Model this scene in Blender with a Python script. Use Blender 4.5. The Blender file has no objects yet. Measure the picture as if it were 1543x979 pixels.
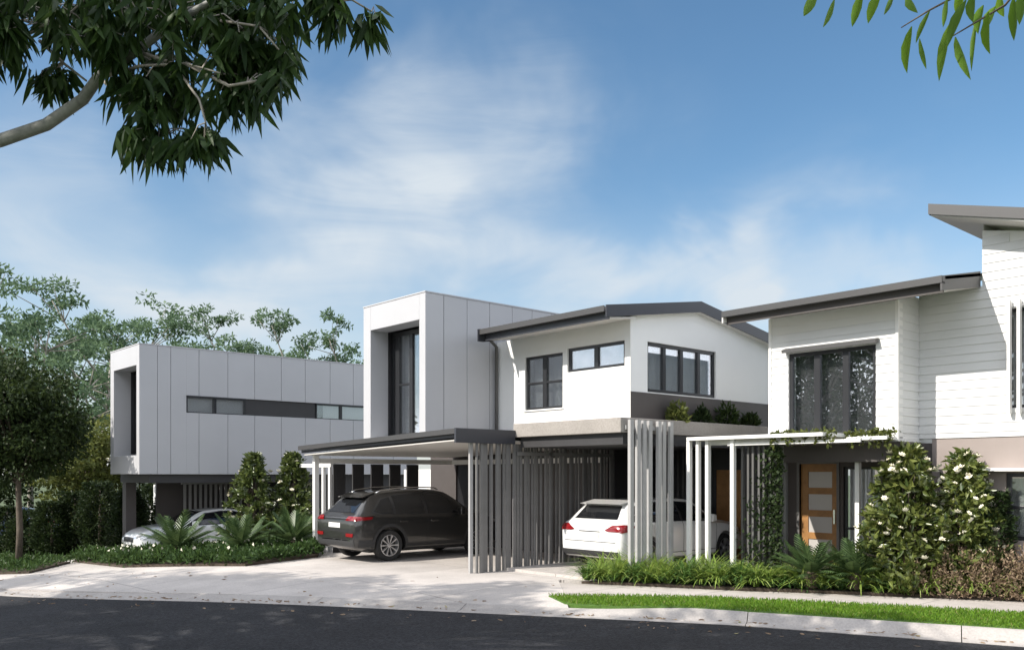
import bpy, bmesh, math, random
import numpy as np
from mathutils import Vector, Matrix
from mathutils.bvhtree import BVHTree
random.seed(11)
RNG = np.random.default_rng(11)
SC = bpy.context.scene
COL = SC.collection
# ---------------------------------------------------------------- camera frame helpers
F, CX, HY, EYE = 1316.0, 771.5, 714.0, 2.05
PHI = math.radians(41.68)
RT = (math.sin(PHI), math.cos(PHI)); FW = (-math.cos(PHI), math.sin(PHI))
def rd(r, d): return (RT[0]*r + FW[0]*d, RT[1]*r + FW[1]*d)
def gz(r):
    t = min(1.0, max(0.0, (-3.0 - r)/15.0)); return -0.75*t*t*(3 - 2*t)
def gzh(X, Y): return gz(RT[0]*X + RT[1]*Y)
def atd(px, d): return rd((px - CX)/F*d, d)
def onX(px, X):
    a = (px - CX)/F; d = X/(RT[0]*a + FW[0]); return RT[1]*a*d + FW[1]*d
def onY(px, Y):
    a = (px - CX)/F; d = Y/(RT[1]*a + FW[1]); return RT[0]*a*d + FW[0]*d
# ---------------------------------------------------------------- object helpers
ORG = {}
def tag(o, label=None, cat=None, group=None, kind=None):
    if label: o['label'] = label
    if cat: o['category'] = cat
    if group: o['group'] = group
    if kind: o['kind'] = kind
    return o
def thing(name, label, cat, loc=(0, 0, 0), rz=0, group=None, local=False):
    o = bpy.data.objects.new(name, None); COL.objects.link(o)
    o.empty_display_size = .2
    o.location = loc; o.rotation_euler = (0, 0, rz)
    ORG[o.name] = Vector((0, 0, 0)) if local else Vector(loc)
    return tag(o, label, cat, group)
def link(name, me, mat, parent=None, org=None, smooth=False, bevel=0):
    me.materials.append(mat)
    o = bpy.data.objects.new(name, me); COL.objects.link(o)
    if parent is not None:
        o.parent = parent; ORG[o.name] = ORG[parent.name].copy()
    else:
        org = Vector(org) if org is not None else Vector((0, 0, 0))
        ORG[o.name] = org; o.location = org
    if ORG[o.name].length > 0: me.transform(Matrix.Translation(-ORG[o.name]))
    if smooth:
        me.shade_smooth()
        if smooth is not True: me.set_sharp_from_angle(angle=math.radians(smooth))
    if bevel:
        b = o.modifiers.new('b', 'BEVEL'); b.width = bevel; b.segments = 2; b.limit_method = 'ANGLE'
    return o
def copy_tree(o, parent=None, loc=None, rz=None, sc=None, label=None, group=None):
    c = o.copy(); COL.objects.link(c); ORG[c.name] = ORG[o.name].copy()
    if parent is not None: c.parent = parent
    if loc is not None: c.location = loc
    if rz is not None: c.rotation_euler = (0, 0, rz)
    if sc is not None: c.scale = sc if isinstance(sc, tuple) else (sc, sc, sc)
    if label: c['label'] = label
    if group: c['group'] = group
    for ch in list(o.children): copy_tree(ch, c)
    return c
class MB:
    def __init__(s): s.v = []; s.f = []
    def add(s, vs, fs):
        n = len(s.v); s.v += [tuple(v) for v in vs]; s.f += [tuple(i + n for i in f) for f in fs]; return s
    def box(s, x0, x1, y0, y1, z0, z1):
        if x0 > x1: x0, x1 = x1, x0
        if y0 > y1: y0, y1 = y1, y0
        if z0 > z1: z0, z1 = z1, z0
        return s.add([(x0,y0,z0),(x1,y0,z0),(x1,y1,z0),(x0,y1,z0),(x0,y0,z1),(x1,y0,z1),(x1,y1,z1),(x0,y1,z1)],
                     [(0,3,2,1),(4,5,6,7),(0,1,5,4),(1,2,6,5),(2,3,7,6),(3,0,4,7)])
    def prism(s, poly, ax, a0, a1):
        # poly in the two other axes (x: (y,z), y: (x,z), z: (x,y)); extruded along ax from a0 to a1
        n = len(poly)
        def m(p, a): return {'x': (a, p[0], p[1]), 'y': (p[0], a, p[1]), 'z': (p[0], p[1], a)}[ax]
        vs = [m(p, a0) for p in poly] + [m(p, a1) for p in poly]
        fs = [tuple(range(n)), tuple(range(2*n - 1, n - 1, -1))] + [(i, i + n, (i + 1) % n + n, (i + 1) % n) for i in range(n)]
        return s.add(vs, fs)
    def tube(s, pts, rad, n=8, cap=True):
        pts = [Vector(p) for p in pts]; k = len(pts)
        if not hasattr(rad, '__len__'): rad = [rad]*k
        vs = []; up = Vector((.3, .2, 1))
        for i, p in enumerate(pts):
            t = (pts[min(i+1, k-1)] - pts[max(i-1, 0)]).normalized()
            a = t.cross(up if abs(t.dot(up.normalized())) < .95 else Vector((1, 0, 0))).normalized(); b = t.cross(a)
            for j in range(n):
                q = 2*math.pi*j/n; vs.append(p + (a*math.cos(q) + b*math.sin(q))*rad[i])
        fs = [(i*n + j, i*n + (j+1) % n, (i+1)*n + (j+1) % n, (i+1)*n + j) for i in range(k-1) for j in range(n)]
        if cap: fs += [tuple(range(n-1, -1, -1)), tuple(range((k-1)*n, k*n))]
        return s.add(vs, fs)
    def lathe(s, prof, ax='x', c=(0, 0, 0), n=32, closed=False):
        # prof: (radius, offset along axis)
        vs = []; m = len(prof)
        for j in range(n):
            q = 2*math.pi*j/n; co, si = math.cos(q), math.sin(q)
            for r, h in prof:
                vs.append({'x': (c[0]+h, c[1]+r*co, c[2]+r*si), 'z': (c[0]+r*co, c[1]+r*si, c[2]+h), 'y': (c[0]+r*si, c[1]+h, c[2]+r*co)}[ax])
        fs = []
        for j in range(n):
            for i in range(m if closed else m - 1):
                i2 = (i+1) % m; fs.append((j*m+i, j*m+i2, ((j+1) % n)*m+i2, ((j+1) % n)*m+i))
        return s.add(vs, fs)
    def build(s, name, mat, parent=None, org=None, smooth=False, bevel=0, fix=True):
        me = bpy.data.meshes.new(name); me.from_pydata(s.v, [], s.f); me.update()
        if fix:
            bm = bmesh.new(); bm.from_mesh(me); bmesh.ops.recalc_face_normals(bm, faces=bm.faces); bm.to_mesh(me); bm.free()
        return link(name, me, mat, parent, org, smooth, bevel)
def mesh_np(name, V, Q):
    me = bpy.data.meshes.new(name); V = np.asarray(V, np.float32); Q = np.asarray(Q, np.int32)
    me.vertices.add(len(V)); me.vertices.foreach_set('co', V.ravel())
    k = Q.shape[1]
    me.loops.add(Q.size); me.loops.foreach_set('vertex_index', Q.ravel())
    me.polygons.add(len(Q)); me.polygons.foreach_set('loop_start', np.arange(0, Q.size, k, dtype=np.int32))
    me.update(calc_edges=True); me.validate(); return me
# ---------------------------------------------------------------- materials
def mat(name, col, rough=.6, metal=0, spec=.5, nscale=0, namp=.08, bump=0, bscale=60, coat=0, tint=None):
    m = bpy.data.materials.new(name); m.use_nodes = True; nt = m.node_tree; N = nt.nodes; L = nt.links
    p = N['Principled BSDF']; p.inputs['Base Color'].default_value = (*col, 1); p.inputs['Roughness'].default_value = rough
    p.inputs['Metallic'].default_value = metal; p.inputs['Specular IOR Level'].default_value = spec
    if coat: p.inputs['Coat Weight'].default_value = coat; p.inputs['Coat Roughness'].default_value = .03
    tc = N.new('ShaderNodeTexCoord')
    if nscale:
        n = N.new('ShaderNodeTexNoise'); n.inputs['Scale'].default_value = nscale; n.inputs['Detail'].default_value = 6; n.inputs['Roughness'].default_value = .65
        L.new(tc.outputs['Object'], n.inputs['Vector'])
        r = N.new('ShaderNodeMapRange'); r.inputs[1].default_value = .3; r.inputs[2].default_value = .7; r.inputs[3].default_value = 1 - namp; r.inputs[4].default_value = 1 + namp
        L.new(n.outputs['Fac'], r.inputs[0])
        mx = N.new('ShaderNodeMix'); mx.data_type = 'RGBA'; mx.blend_type = 'MULTIPLY'; mx.inputs[0].default_value = 1; mx.inputs[6].default_value = (*col, 1)
        L.new(r.outputs[0], mx.inputs[7]); L.new(mx.outputs[2], p.inputs['Base Color'])
    if bump:
        n2 = N.new('ShaderNodeTexNoise'); n2.inputs['Scale'].default_value = bscale; n2.inputs['Detail'].default_value = 4
        L.new(tc.outputs['Object'], n2.inputs['Vector'])
        b = N.new('ShaderNodeBump'); b.inputs['Strength'].default_value = bump; b.inputs['Distance'].default_value = .02
        L.new(n2.outputs['Fac'], b.inputs['Height']); L.new(b.outputs[0], p.inputs['Normal'])
    return m
def leafmat(name, c0, c1, trans=.3, rough=.5, c2=None, spec=.18):
    m = bpy.data.materials.new(name); m.use_nodes = True; nt = m.node_tree; N = nt.nodes; L = nt.links
    p = N['Principled BSDF']; out = N['Material Output']; p.inputs['Roughness'].default_value = rough; p.inputs['Specular IOR Level'].default_value = spec
    g = N.new('ShaderNodeNewGeometry'); cr = N.new('ShaderNodeValToRGB')
    cr.color_ramp.elements[0].color = (*c0, 1); cr.color_ramp.elements[1].color = (*c1, 1)
    if c2:
        e = cr.color_ramp.elements.new(.9); e.color = (*c1, 1); cr.color_ramp.elements[-1].color = (*c2, 1)
    L.new(g.outputs['Random Per Island'], cr.inputs[0]); L.new(cr.outputs[0], p.inputs['Base Color'])
    t = N.new('ShaderNodeBsdfTranslucent'); hs = N.new('ShaderNodeHueSaturation'); hs.inputs['Hue'].default_value = .48; hs.inputs['Value'].default_value = 1.6
    L.new(cr.outputs[0], hs.inputs['Color']); L.new(hs.outputs[0], t.inputs['Color'])
    mx = N.new('ShaderNodeMixShader'); mx.inputs[0].default_value = trans
    L.new(p.outputs[0], mx.inputs[1]); L.new(t.outputs[0], mx.inputs[2]); L.new(mx.outputs[0], out.inputs['Surface'])
    return m
def glassmat(name, tint=(.8, .84, .85), base=.08, edge=.75, rough=.0):
    m = bpy.data.materials.new(name); m.use_nodes = True; nt = m.node_tree; N = nt.nodes; L = nt.links
    N.remove(N['Principled BSDF']); out = N['Material Output']
    tr = N.new('ShaderNodeBsdfTransparent'); tr.inputs[0].default_value = (*tint, 1)
    gl = N.new('ShaderNodeBsdfGlossy'); gl.inputs['Roughness'].default_value = rough; gl.inputs[0].default_value = (.95, .97, 1, 1)
    lw = N.new('ShaderNodeLayerWeight'); lw.inputs[0].default_value = .35
    r = N.new('ShaderNodeMapRange'); r.inputs[3].default_value = base; r.inputs[4].default_value = edge
    L.new(lw.outputs['Fresnel'], r.inputs[0])
    mx = N.new('ShaderNodeMixShader'); L.new(r.outputs[0], mx.inputs[0]); L.new(tr.outputs[0], mx.inputs[1]); L.new(gl.outputs[0], mx.inputs[2]); L.new(mx.outputs[0], out.inputs['Surface'])
    return m
def concmat(name, col, joint=0):
    m = mat(name, col, .85, nscale=.9, namp=.13, bump=.12, bscale=90)
    nt = m.node_tree; N = nt.nodes; L = nt.links; p = N['Principled BSDF']
    tc = N.new('ShaderNodeTexCoord')
    n = N.new('ShaderNodeTexNoise'); n.inputs['Scale'].default_value = 35; n.inputs['Detail'].default_value = 8; L.new(tc.outputs['Object'], n.inputs['Vector'])
    r = N.new('ShaderNodeMapRange'); r.inputs[1].default_value = .35; r.inputs[2].default_value = .65; r.inputs[3].default_value = .88; r.inputs[4].default_value = 1.06; L.new(n.outputs['Fac'], r.inputs[0])
    src = p.inputs['Base Color'].links[0].from_socket
    mx = N.new('ShaderNodeMix'); mx.data_type = 'RGBA'; mx.blend_type = 'MULTIPLY'; mx.inputs[0].default_value = 1
    L.new(src, mx.inputs[6]); L.new(r.outputs[0], mx.inputs[7]); cur = mx.outputs[2]
    n3 = N.new('ShaderNodeTexNoise'); n3.inputs['Scale'].default_value = .38; n3.inputs['Detail'].default_value = 5; n3.inputs['Distortion'].default_value = .6; L.new(tc.outputs['Object'], n3.inputs['Vector'])
    r3 = N.new('ShaderNodeMapRange'); r3.inputs[1].default_value = .52; r3.inputs[2].default_value = .72; r3.inputs[3].default_value = 1; r3.inputs[4].default_value = .80; L.new(n3.outputs['Fac'], r3.inputs[0])
    m3 = N.new('ShaderNodeMix'); m3.data_type = 'RGBA'; m3.blend_type = 'MULTIPLY'; m3.inputs[0].default_value = 1; L.new(cur, m3.inputs[6]); L.new(r3.outputs[0], m3.inputs[7]); cur = m3.outputs[2]
    if joint:
        br = N.new('ShaderNodeTexBrick'); br.offset = 0; br.inputs['Scale'].default_value = 1; br.inputs['Brick Width'].default_value = joint; br.inputs['Row Height'].default_value = joint
        br.inputs['Mortar Size'].default_value = .008; br.inputs['Color1'].default_value = (1, 1, 1, 1); br.inputs['Color2'].default_value = (.94, .94, .94, 1); br.inputs['Mortar'].default_value = (.35, .34, .33, 1)
        L.new(tc.outputs['Object'], br.inputs['Vector'])
        m2 = N.new('ShaderNodeMix'); m2.data_type = 'RGBA'; m2.blend_type = 'MULTIPLY'; m2.inputs[0].default_value = 1
        L.new(cur, m2.inputs[6]); L.new(br.outputs['Color'], m2.inputs[7]); cur = m2.outputs[2]
    L.new(cur, p.inputs['Base Color']); return m
def asphaltmat():
    m = mat('asphalt', (.021, .0215, .024), .85, spec=.2, nscale=.5, namp=.32, bump=.5, bscale=140)
    nt = m.node_tree; N = nt.nodes; L = nt.links; p = N['Principled BSDF']; tc = N.new('ShaderNodeTexCoord')
    v = N.new('ShaderNodeTexVoronoi'); v.inputs['Scale'].default_value = 38; L.new(tc.outputs['Object'], v.inputs['Vector'])
    r = N.new('ShaderNodeMapRange'); r.inputs[1].default_value = 0; r.inputs[2].default_value = 1; r.inputs[3].default_value = .35; r.inputs[4].default_value = 1.9
    L.new(v.outputs['Color'], r.inputs[0])
    src = p.inputs['Base Color'].links[0].from_socket
    mx = N.new('ShaderNodeMix'); mx.data_type = 'RGBA'; mx.blend_type = 'MULTIPLY'; mx.inputs[0].default_value = 1
    L.new(src, mx.inputs[6]); L.new(r.outputs[0], mx.inputs[7]); L.new(mx.outputs[2], p.inputs['Base Color']); return m
M = dict(
    white=mat('white_render', (.80, .80, .79), .7, nscale=1.2, namp=.02, bump=.06, bscale=220),
    board=mat('white_boards', (.66, .66, .65), .55, nscale=2, namp=.02),
    trim=mat('white_trim', (.78, .77, .75), .5),
    clad=mat('grey_cladding', (.45, .452, .47), .5, nscale=.7, namp=.03),
    gap=mat('joint_backing', (.10, .10, .11), .8),
    char=mat('charcoal_paint', (.035, .034, .036), .6, nscale=2, namp=.1),
    brown=mat('dark_brown_cladding', (.075, .065, .062), .6, nscale=2, namp=.06),
    taupe=mat('taupe_render', (.30, .255, .235), .8, nscale=1.5, namp=.05, bump=.08, bscale=200),
    navy=mat('charcoal_metal', (.035, .037, .046), .4, metal=.0),
    steel=mat('grey_roof_metal', (.065, .064, .065), .45, metal=.1),
    gutter=mat('grey_gutter', (.055, .054, .055), .45),
    conc=concmat('taupe_concrete', (.32, .295, .27)),
    slat=mat('grey_slat', (.155, .152, .149), .55, nscale=3, namp=.1),
    slatl=mat('brightened_slat', (.36, .355, .35), .5, nscale=3, namp=.08),  # paler slat grey; on the short screen the sun is put in the colour
    slatd=mat('dark_slat', (.10, .098, .095), .6, nscale=3, namp=.15),
    dwin=mat('window_black', (.018, .019, .022), .35),
    pane=glassmat('window_glass', (.93, .95, .955), .13, .75), panes=glassmat('reflective_glass', (.91, .93, .945), .22, .8),
    blind=mat('grey_curtain', (.5, .49, .48), .9, nscale=1.5, namp=.08),
    blindg=mat('grey_blind', (.27, .265, .26), .9, nscale=1.5, namp=.1),
    blindw=mat('white_curtain', (.62, .61, .60), .9), room=mat('dark_room', (.10, .097, .093), .9),
    soffit=mat('soffit_white', (.62, .60, .57), .7),
    timber=mat('stained_timber', (.33, .165, .055), .45, nscale=4, namp=.25),
    frost=mat('frosted_glass', (.48, .46, .44), .25),
    door=mat('black_door', (.012, .012, .014), .4),
    drive=concmat('pale_concrete', (.50, .462, .432), 3.0), path=concmat('footpath_concrete', (.46, .42, .39), 1.5), kerb=concmat('kerb_concrete', (.38, .352, .33)),
    asphalt=asphaltmat(), soil=mat('mulch', (.055, .04, .028), .95, nscale=8, namp=.4, bump=.8, bscale=40),
    earth=mat('ground_grass', (.06, .085, .03), .95, nscale=3, namp=.4), lawn=mat('lawn_turf', (.07, .14, .02), .9, nscale=6, namp=.3, bump=.6, bscale=60),
    barkg=mat('grey_bark', (.25, .25, .235), .8, nscale=6, namp=.35, bump=.4, bscale=14),
    bark=mat('pale_bark', (.30, .275, .24), .8, nscale=6, namp=.3, bump=.4, bscale=14), barkd=mat('dark_bark', (.10, .08, .06), .9, nscale=8, namp=.3, bump=.5, bscale=25),
    gum=leafmat('gum_leaf', (.016, .036, .011), (.045, .085, .022), .22),
    gumlit=leafmat('young_leaf', (.06, .13, .012), (.12, .22, .02), .4),
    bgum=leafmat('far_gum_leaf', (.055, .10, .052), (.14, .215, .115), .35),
    dense=leafmat('dense_leaf', (.013, .026, .008), (.042, .066, .018), .2),
    hedge=leafmat('hedge_leaf', (.012, .024, .009), (.035, .055, .018), .2),
    olive=leafmat('olive_leaf', (.06, .08, .02), (.14, .16, .045), .3),
    mag=leafmat('magnolia_leaf', (.035, .06, .016), (.14, .18, .05), .2, .3, spec=.6),
    magr=leafmat('magnolia_leaf_bright', (.04, .068, .016), (.165, .19, .05), .2, .3, spec=.6),
    bloom=mat('cream_petal', (.80, .76, .62), .6), cyc=leafmat('cycad_leaf', (.03, .058, .022), (.085, .135, .05), .2, .35),
    stem=mat('cycad_trunk', (.09, .065, .045), .9, bump=.8, bscale=30),
    strap=leafmat('strap_leaf', (.11, .19, .03), (.28, .38, .09), .3, c2=(.42, .48, .2)), strapd=leafmat('strap_leaf_dark', (.035, .085, .02), (.10, .19, .05), .3),
    red=leafmat('bronze_leaf', (.17, .12, .08), (.38, .29, .20), .25, c2=(.26, .27, .10)),
    cover=leafmat('cover_leaf', (.02, .045, .012), (.06, .11, .03), .25), grass=leafmat('grass_blade', (.06, .14, .014), (.16, .29, .03), .35, c2=(.28, .27, .10)),
    vine=leafmat('vine_leaf', (.014, .028, .010), (.04, .06, .02), .2),
    tyre=mat('tyre', (.018, .018, .018), .8), rim=mat('alloy', (.55, .55, .56), .3, metal=.8), plast=mat('black_plastic', (.025, .025, .026), .6),
    cglass=mat('car_glass', (.012, .013, .015), .03, spec=.8), cred=mat('red_lens', (.20, .006, .008), .15, coat=.5), chrome=mat('chrome', (.7, .7, .7), .12, metal=1), plate=mat('plate', (.7, .7, .68), .5),
    lens=mat('clear_lens', (.6, .62, .65), .08, metal=.6),
)
# ---------------------------------------------------------------- world, sun, camera
SUN = Vector((.31, 1.0, -.80)).normalized()
sd = -SUN; elev = math.asin(sd.z); srot = math.atan2(sd.x, sd.y)
def make_world():
    w = bpy.data.worlds.new('World'); SC.world = w; w.use_nodes = True; nt = w.node_tree; N = nt.nodes; L = nt.links
    bg = N['Background']; bg.inputs['Strength'].default_value = .10
    sky = N.new('ShaderNodeTexSky'); sky.sky_type = 'NISHITA'; sky.sun_disc = False; sky.sun_elevation = elev; sky.sun_rotation = srot
    sky.air_density = 1.0; sky.dust_density = .6; sky.ozone_density = 1.3
    tc = N.new('ShaderNodeTexCoord')
    def math_(op, a, b=None, c=None):
        n = N.new('ShaderNodeMath'); n.operation = op
        for i, q in enumerate((a, b, c)):
            if q is None: continue
            if isinstance(q, (int, float)): n.inputs[i].default_value = q
            else: L.new(q, n.inputs[i])
        return n.outputs[0]
    def dot(v):
        n = N.new('ShaderNodeVectorMath'); n.operation = 'DOT_PRODUCT'; L.new(tc.outputs['Generated'], n.inputs[0]); n.inputs[1].default_value = v; return n.outputs['Value']
    # azimuth-like and elevation coordinates of the direction looked in, about the street's axis
    a = dot((RT[0], RT[1], 0)); b = dot((FW[0], FW[1], 0)); c = dot((0, 0, 1))
    az = math_('ARCTAN2', a, b); el = math_('ARCSINE', c)
    cmb = N.new('ShaderNodeCombineXYZ'); L.new(az, cmb.inputs[0]); L.new(el, cmb.inputs[1])
    def noise(sc, detail, rough, dist=0, off=(0, 0, 0), rot=0):
        mp = N.new('ShaderNodeMapping'); mp.inputs['Scale'].default_value = sc; mp.inputs['Location'].default_value = off; mp.inputs['Rotation'].default_value = (0, 0, rot)
        L.new(cmb.outputs[0], mp.inputs[0])
        n = N.new('ShaderNodeTexNoise'); n.inputs['Scale'].default_value = 1; n.inputs['Detail'].default_value = detail; n.inputs['Roughness'].default_value = rough; n.inputs['Distortion'].default_value = dist
        L.new(mp.outputs[0], n.inputs['Vector']); return n.outputs['Fac']
    wx = noise((5, 7, 1), 4, .55, .4, (3, 1, 0)); wy = noise((5, 7, 1), 4, .55, .4, (9, 5, 0))
    azw = math_('ADD', az, math_('MULTIPLY', math_('SUBTRACT', wx, .5), .34)); elw = math_('ADD', el, math_('MULTIPLY', math_('SUBTRACT', wy, .5), .26))
    streak = noise((3.2, 11, 1), 8, .6, .8, (1, 2, 0), .45)
    total = None
    blobs = []
    for px, py, sx, sy, rot, wgt in CLOUDS:
        u = (px - CX)/F; v = (HY - py)/F
        blobs.append((math.atan(u), math.atan(v/math.sqrt(1 + u*u)), sx/F, sy/F, rot, wgt))
    for (ca, ce, sx, sy, rot, wgt) in blobs:
        da = math_('SUBTRACT', azw, ca); de = math_('SUBTRACT', elw, ce); co, si = math.cos(rot), math.sin(rot)
        p = math_('MULTIPLY', math_('ADD', math_('MULTIPLY', da, co), math_('MULTIPLY', de, si)), 1/sx)
        q = math_('MULTIPLY', math_('SUBTRACT', math_('MULTIPLY', de, co), math_('MULTIPLY', da, si)), 1/sy)
        r2 = math_('ADD', math_('MULTIPLY', p, p), math_('MULTIPLY', q, q))
        g = math_('MULTIPLY', math_('EXPONENT', math_('MULTIPLY', r2, -1)), wgt)
        total = g if total is None else math_('ADD', total, g)
    st = N.new('ShaderNodeMapRange'); st.inputs[1].default_value = .25; st.inputs[2].default_value = .72; st.inputs[3].default_value = .35; st.inputs[4].default_value = 1.2; L.new(streak, st.inputs[0])
    fac = math_('MULTIPLY', total, st.outputs[0])
    # pale band low over the horizon
    hz = N.new('ShaderNodeMapRange'); hz.interpolation_type = 'SMOOTHSTEP'; hz.inputs[1].default_value = .34; hz.inputs[2].default_value = .02; hz.inputs[3].default_value = 0; hz.inputs[4].default_value = .62; L.new(el, hz.inputs[0])
    fac = math_('MINIMUM', math_('ADD', fac, hz.outputs[0]), .97)
    # unseen bright cumulus added overhead, to the sides and behind, to lift ambient light
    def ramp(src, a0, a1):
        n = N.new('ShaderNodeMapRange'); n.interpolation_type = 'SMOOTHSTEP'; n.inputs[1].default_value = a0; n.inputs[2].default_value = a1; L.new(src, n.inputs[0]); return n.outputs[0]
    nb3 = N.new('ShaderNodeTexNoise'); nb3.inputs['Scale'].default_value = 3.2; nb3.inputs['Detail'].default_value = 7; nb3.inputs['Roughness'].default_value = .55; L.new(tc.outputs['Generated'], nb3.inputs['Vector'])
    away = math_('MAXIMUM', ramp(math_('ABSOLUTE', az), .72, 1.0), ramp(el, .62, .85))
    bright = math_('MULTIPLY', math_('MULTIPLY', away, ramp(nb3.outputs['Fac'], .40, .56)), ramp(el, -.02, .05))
    mx = N.new('ShaderNodeMix'); mx.data_type = 'RGBA'; mx.clamp_factor = True
    hs = N.new('ShaderNodeHueSaturation'); hs.inputs['Saturation'].default_value = SKYSAT; hs.inputs['Hue'].default_value = .494; hs.inputs['Value'].default_value = SKYVAL; L.new(sky.outputs[0], hs.inputs['Color'])
    L.new(fac, mx.inputs[0]); L.new(hs.outputs[0], mx.inputs[6]); mx.inputs[7].default_value = CLOUDCOL
    mx2 = N.new('ShaderNodeMix'); mx2.data_type = 'RGBA'; L.new(bright, mx2.inputs[0]); L.new(mx.outputs[2], mx2.inputs[6]); mx2.inputs[7].default_value = FILLCLOUD
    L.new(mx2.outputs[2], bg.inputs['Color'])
CLOUDS = [(570, 300, 170, 85, -.5, .75), (720, 215, 170, 110, .25, .6), (1090, 390, 150, 60, .35, .75), (330, 430, 260, 70, 0, .75), (60, 260, 130, 110, .2, .4), (1330, 430, 130, 40, 0, .5), (820, 420, 240, 60, 0, .5), (560, 120, 110, 60, .4, .3)]
SKYSAT, SKYVAL, CLOUDCOL, FILLCLOUD = 1.17, 1.08, (5.0, 5.5, 5.95, 1), (14.0, 14.2, 14.9, 1)
make_world()
sl = bpy.data.lights.new('sun', 'SUN'); sl.energy = 4.2; sl.angle = math.radians(.55); sl.color = (1, .94, .85)
so = bpy.data.objects.new('sun', sl); COL.objects.link(so); so.rotation_euler = SUN.to_track_quat('-Z', 'Y').to_euler(); so.location = (-20, -30, 40)
cam = bpy.data.cameras.new('camera'); co = bpy.data.objects.new('camera', cam); COL.objects.link(co)
co.location = (0, 0, EYE); co.rotation_euler = (math.pi/2, 0, math.pi/2 - PHI)
cam.sensor_width = 36; cam.lens = 36*F/1543; cam.shift_y = (HY - 489.5)/1543; cam.clip_start = .1; cam.clip_end = 4000
SC.camera = co
SC.view_settings.view_transform = 'Standard'; SC.view_settings.look = 'None'; SC.view_settings.gamma = 1; SC.view_settings.exposure = 0.52
SC.cycles.max_bounces = 8; SC.cycles.transparent_max_bounces = 12; SC.cycles.use_denoising = True
# ---------------------------------------------------------------- ground
RCUTS = [-60, -40, -30, -24, -21] + [-18 + .75*i for i in range(21)] + [0, 5]
def sheet(name, poly, off, m, kind='structure', parent=None, zfun=None, skirt=.22, cuts=None, label=None):
    # poly in house X,Y; a slab whose top lies on the terrain + off
    bm = bmesh.new(); bm.faces.new([bm.verts.new((x, y, 0)) for x, y in poly])
    for r in RCUTS:
        bmesh.ops.bisect_plane(bm, geom=bm.verts[:] + bm.edges[:] + bm.faces[:], plane_co=(RT[0]*r, RT[1]*r, 0), plane_no=(RT[0], RT[1], 0), dist=1e-5)
    for p, n in (cuts or []):
        bmesh.ops.bisect_plane(bm, geom=bm.verts[:] + bm.edges[:] + bm.faces[:], plane_co=(*p, 0), plane_no=(*n, 0), dist=1e-5)
    for v in bm.verts: v.co.z = gzh(v.co.x, v.co.y) + (off if zfun is None else zfun(v.co.x, v.co.y))
    bmesh.ops.triangulate(bm, faces=[f for f in bm.faces if len(f.verts) > 4])
    if skirt:
        be = [e for e in bm.edges if e.is_boundary]
        ret = bmesh.ops.extrude_edge_only(bm, edges=be)
        for g in ret['geom']:
            if isinstance(g, bmesh.types.BMVert): g.co.z -= skirt
    bmesh.ops.recalc_face_normals(bm, faces=bm.faces)
    up = sum(f.normal.z*f.calc_area() for f in bm.faces)
    if up < 0: bmesh.ops.reverse_faces(bm, faces=bm.faces)
    me = bpy.data.meshes.new(name); bm.to_mesh(me); bm.free()
    o = link(name, me, m, parent)
    if kind: o['kind'] = kind
    return o
def K(r):
    if r > 3.4: return 12.714 - .5*(r - 3.4)
    if r > -3: return 13.7 - .29*r
    q = min(-3 - r, 11); return 13.7 - .29*r + .03*q*q + .66*max(0, -3 - r - 11)
def dK(r): return (K(r - .05) - K(r + .05))/.1
KR = [-70, -40, -20] + [-14 + 1.0*i for i in range(18)] + [8, 20, 60]
def KL(r0, r1, off): return [(q, K(q) + off) for q in sorted({r0, r1, *[k for k in KR if r0 < k < r1]})]
P = lambda pts: [rd(*p) for p in pts]
sheet('ground', P([(-900, -300), (900, -300), (900, 1500), (-900, 1500)]), -.30, M['earth'], skirt=0)
sheet('road', P(KL(-70, 60, 0) + [(60, K(60) - 8), (8, 2.5), (-4, 6.2), (-14, 10.5), (-30, 21), (-70, K(-70) - 11)]), -.15, M['asphalt'], skirt=.1)
sheet('verge', P([(-70, K(-70) - 11.05), (-30, 20.95), (-14, 10.45), (-4, 6.15), (8, 2.45), (60, K(60) - 8.05), (60, K(60) - 26), (-4, -14), (-30, -8), (-70, K(-70) - 30)]), -.05, M['earth'], skirt=.2)
low = [-.2, -.146, -.140, -.134, -.124, -.112, -.10, -.075, -.2]
def kerb(name, r0, r1, prof, blend=False):
    n = max(2, int((r1 - r0)/.25)); mb = MB(); k = len(prof)
    vs = []
    for i in range(n + 1):
        r = r0 + (r1 - r0)*i/n; nrm = Vector((dK(r), 1)).normalized()
        t_ = max(0, min(1, (r - .9)/2.0)) if blend else 1; t_ = t_*t_*(3 - 2*t_)
        for (o_, z), zr_ in zip(prof, low if blend else [0]*k):
            z = z if not blend else zr_ + (z - zr_)*t_
            x, y = rd(r + nrm.x*o_, K(r) + nrm.y*o_); vs.append((x, y, gz(r) + z))
    for s_ in range(0, n, 10):
        e_ = min(n, s_ + 10); seg = [Vector(q) for q in vs[s_*k:(e_ + 1)*k]]
        if e_ < n:
            for j in range(k): seg[-k + j] = seg[-k + j].lerp(seg[-2*k + j], .045)
        m_ = e_ - s_; mb.add(seg, [(i*k + j, i*k + j + 1, (i+1)*k + j + 1, (i+1)*k + j) for i in range(m_) for j in range(k - 1)] + [tuple(range(k)), tuple(range(m_*k, (m_+1)*k))])
    o = mb.build(name, M['kerb'], smooth=40); o['kind'] = 'structure'
    me = o.data
    if sum(p.normal.z for p in me.polygons) < 0: me.flip_normals()
    return o
full = [(-.02, -.2), (-.02, -.146), (.0, -.140), (.16, -.135), (.22, -.09), (.28, -.02), (.33, .004), (.45, .008), (.46, -.2)]
ramp = [(-.02, -.2), (-.02, -.146), (.0, -.140), (.16, -.134), (.24, -.118), (.45, -.075), (.46, -.2)]
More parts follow.
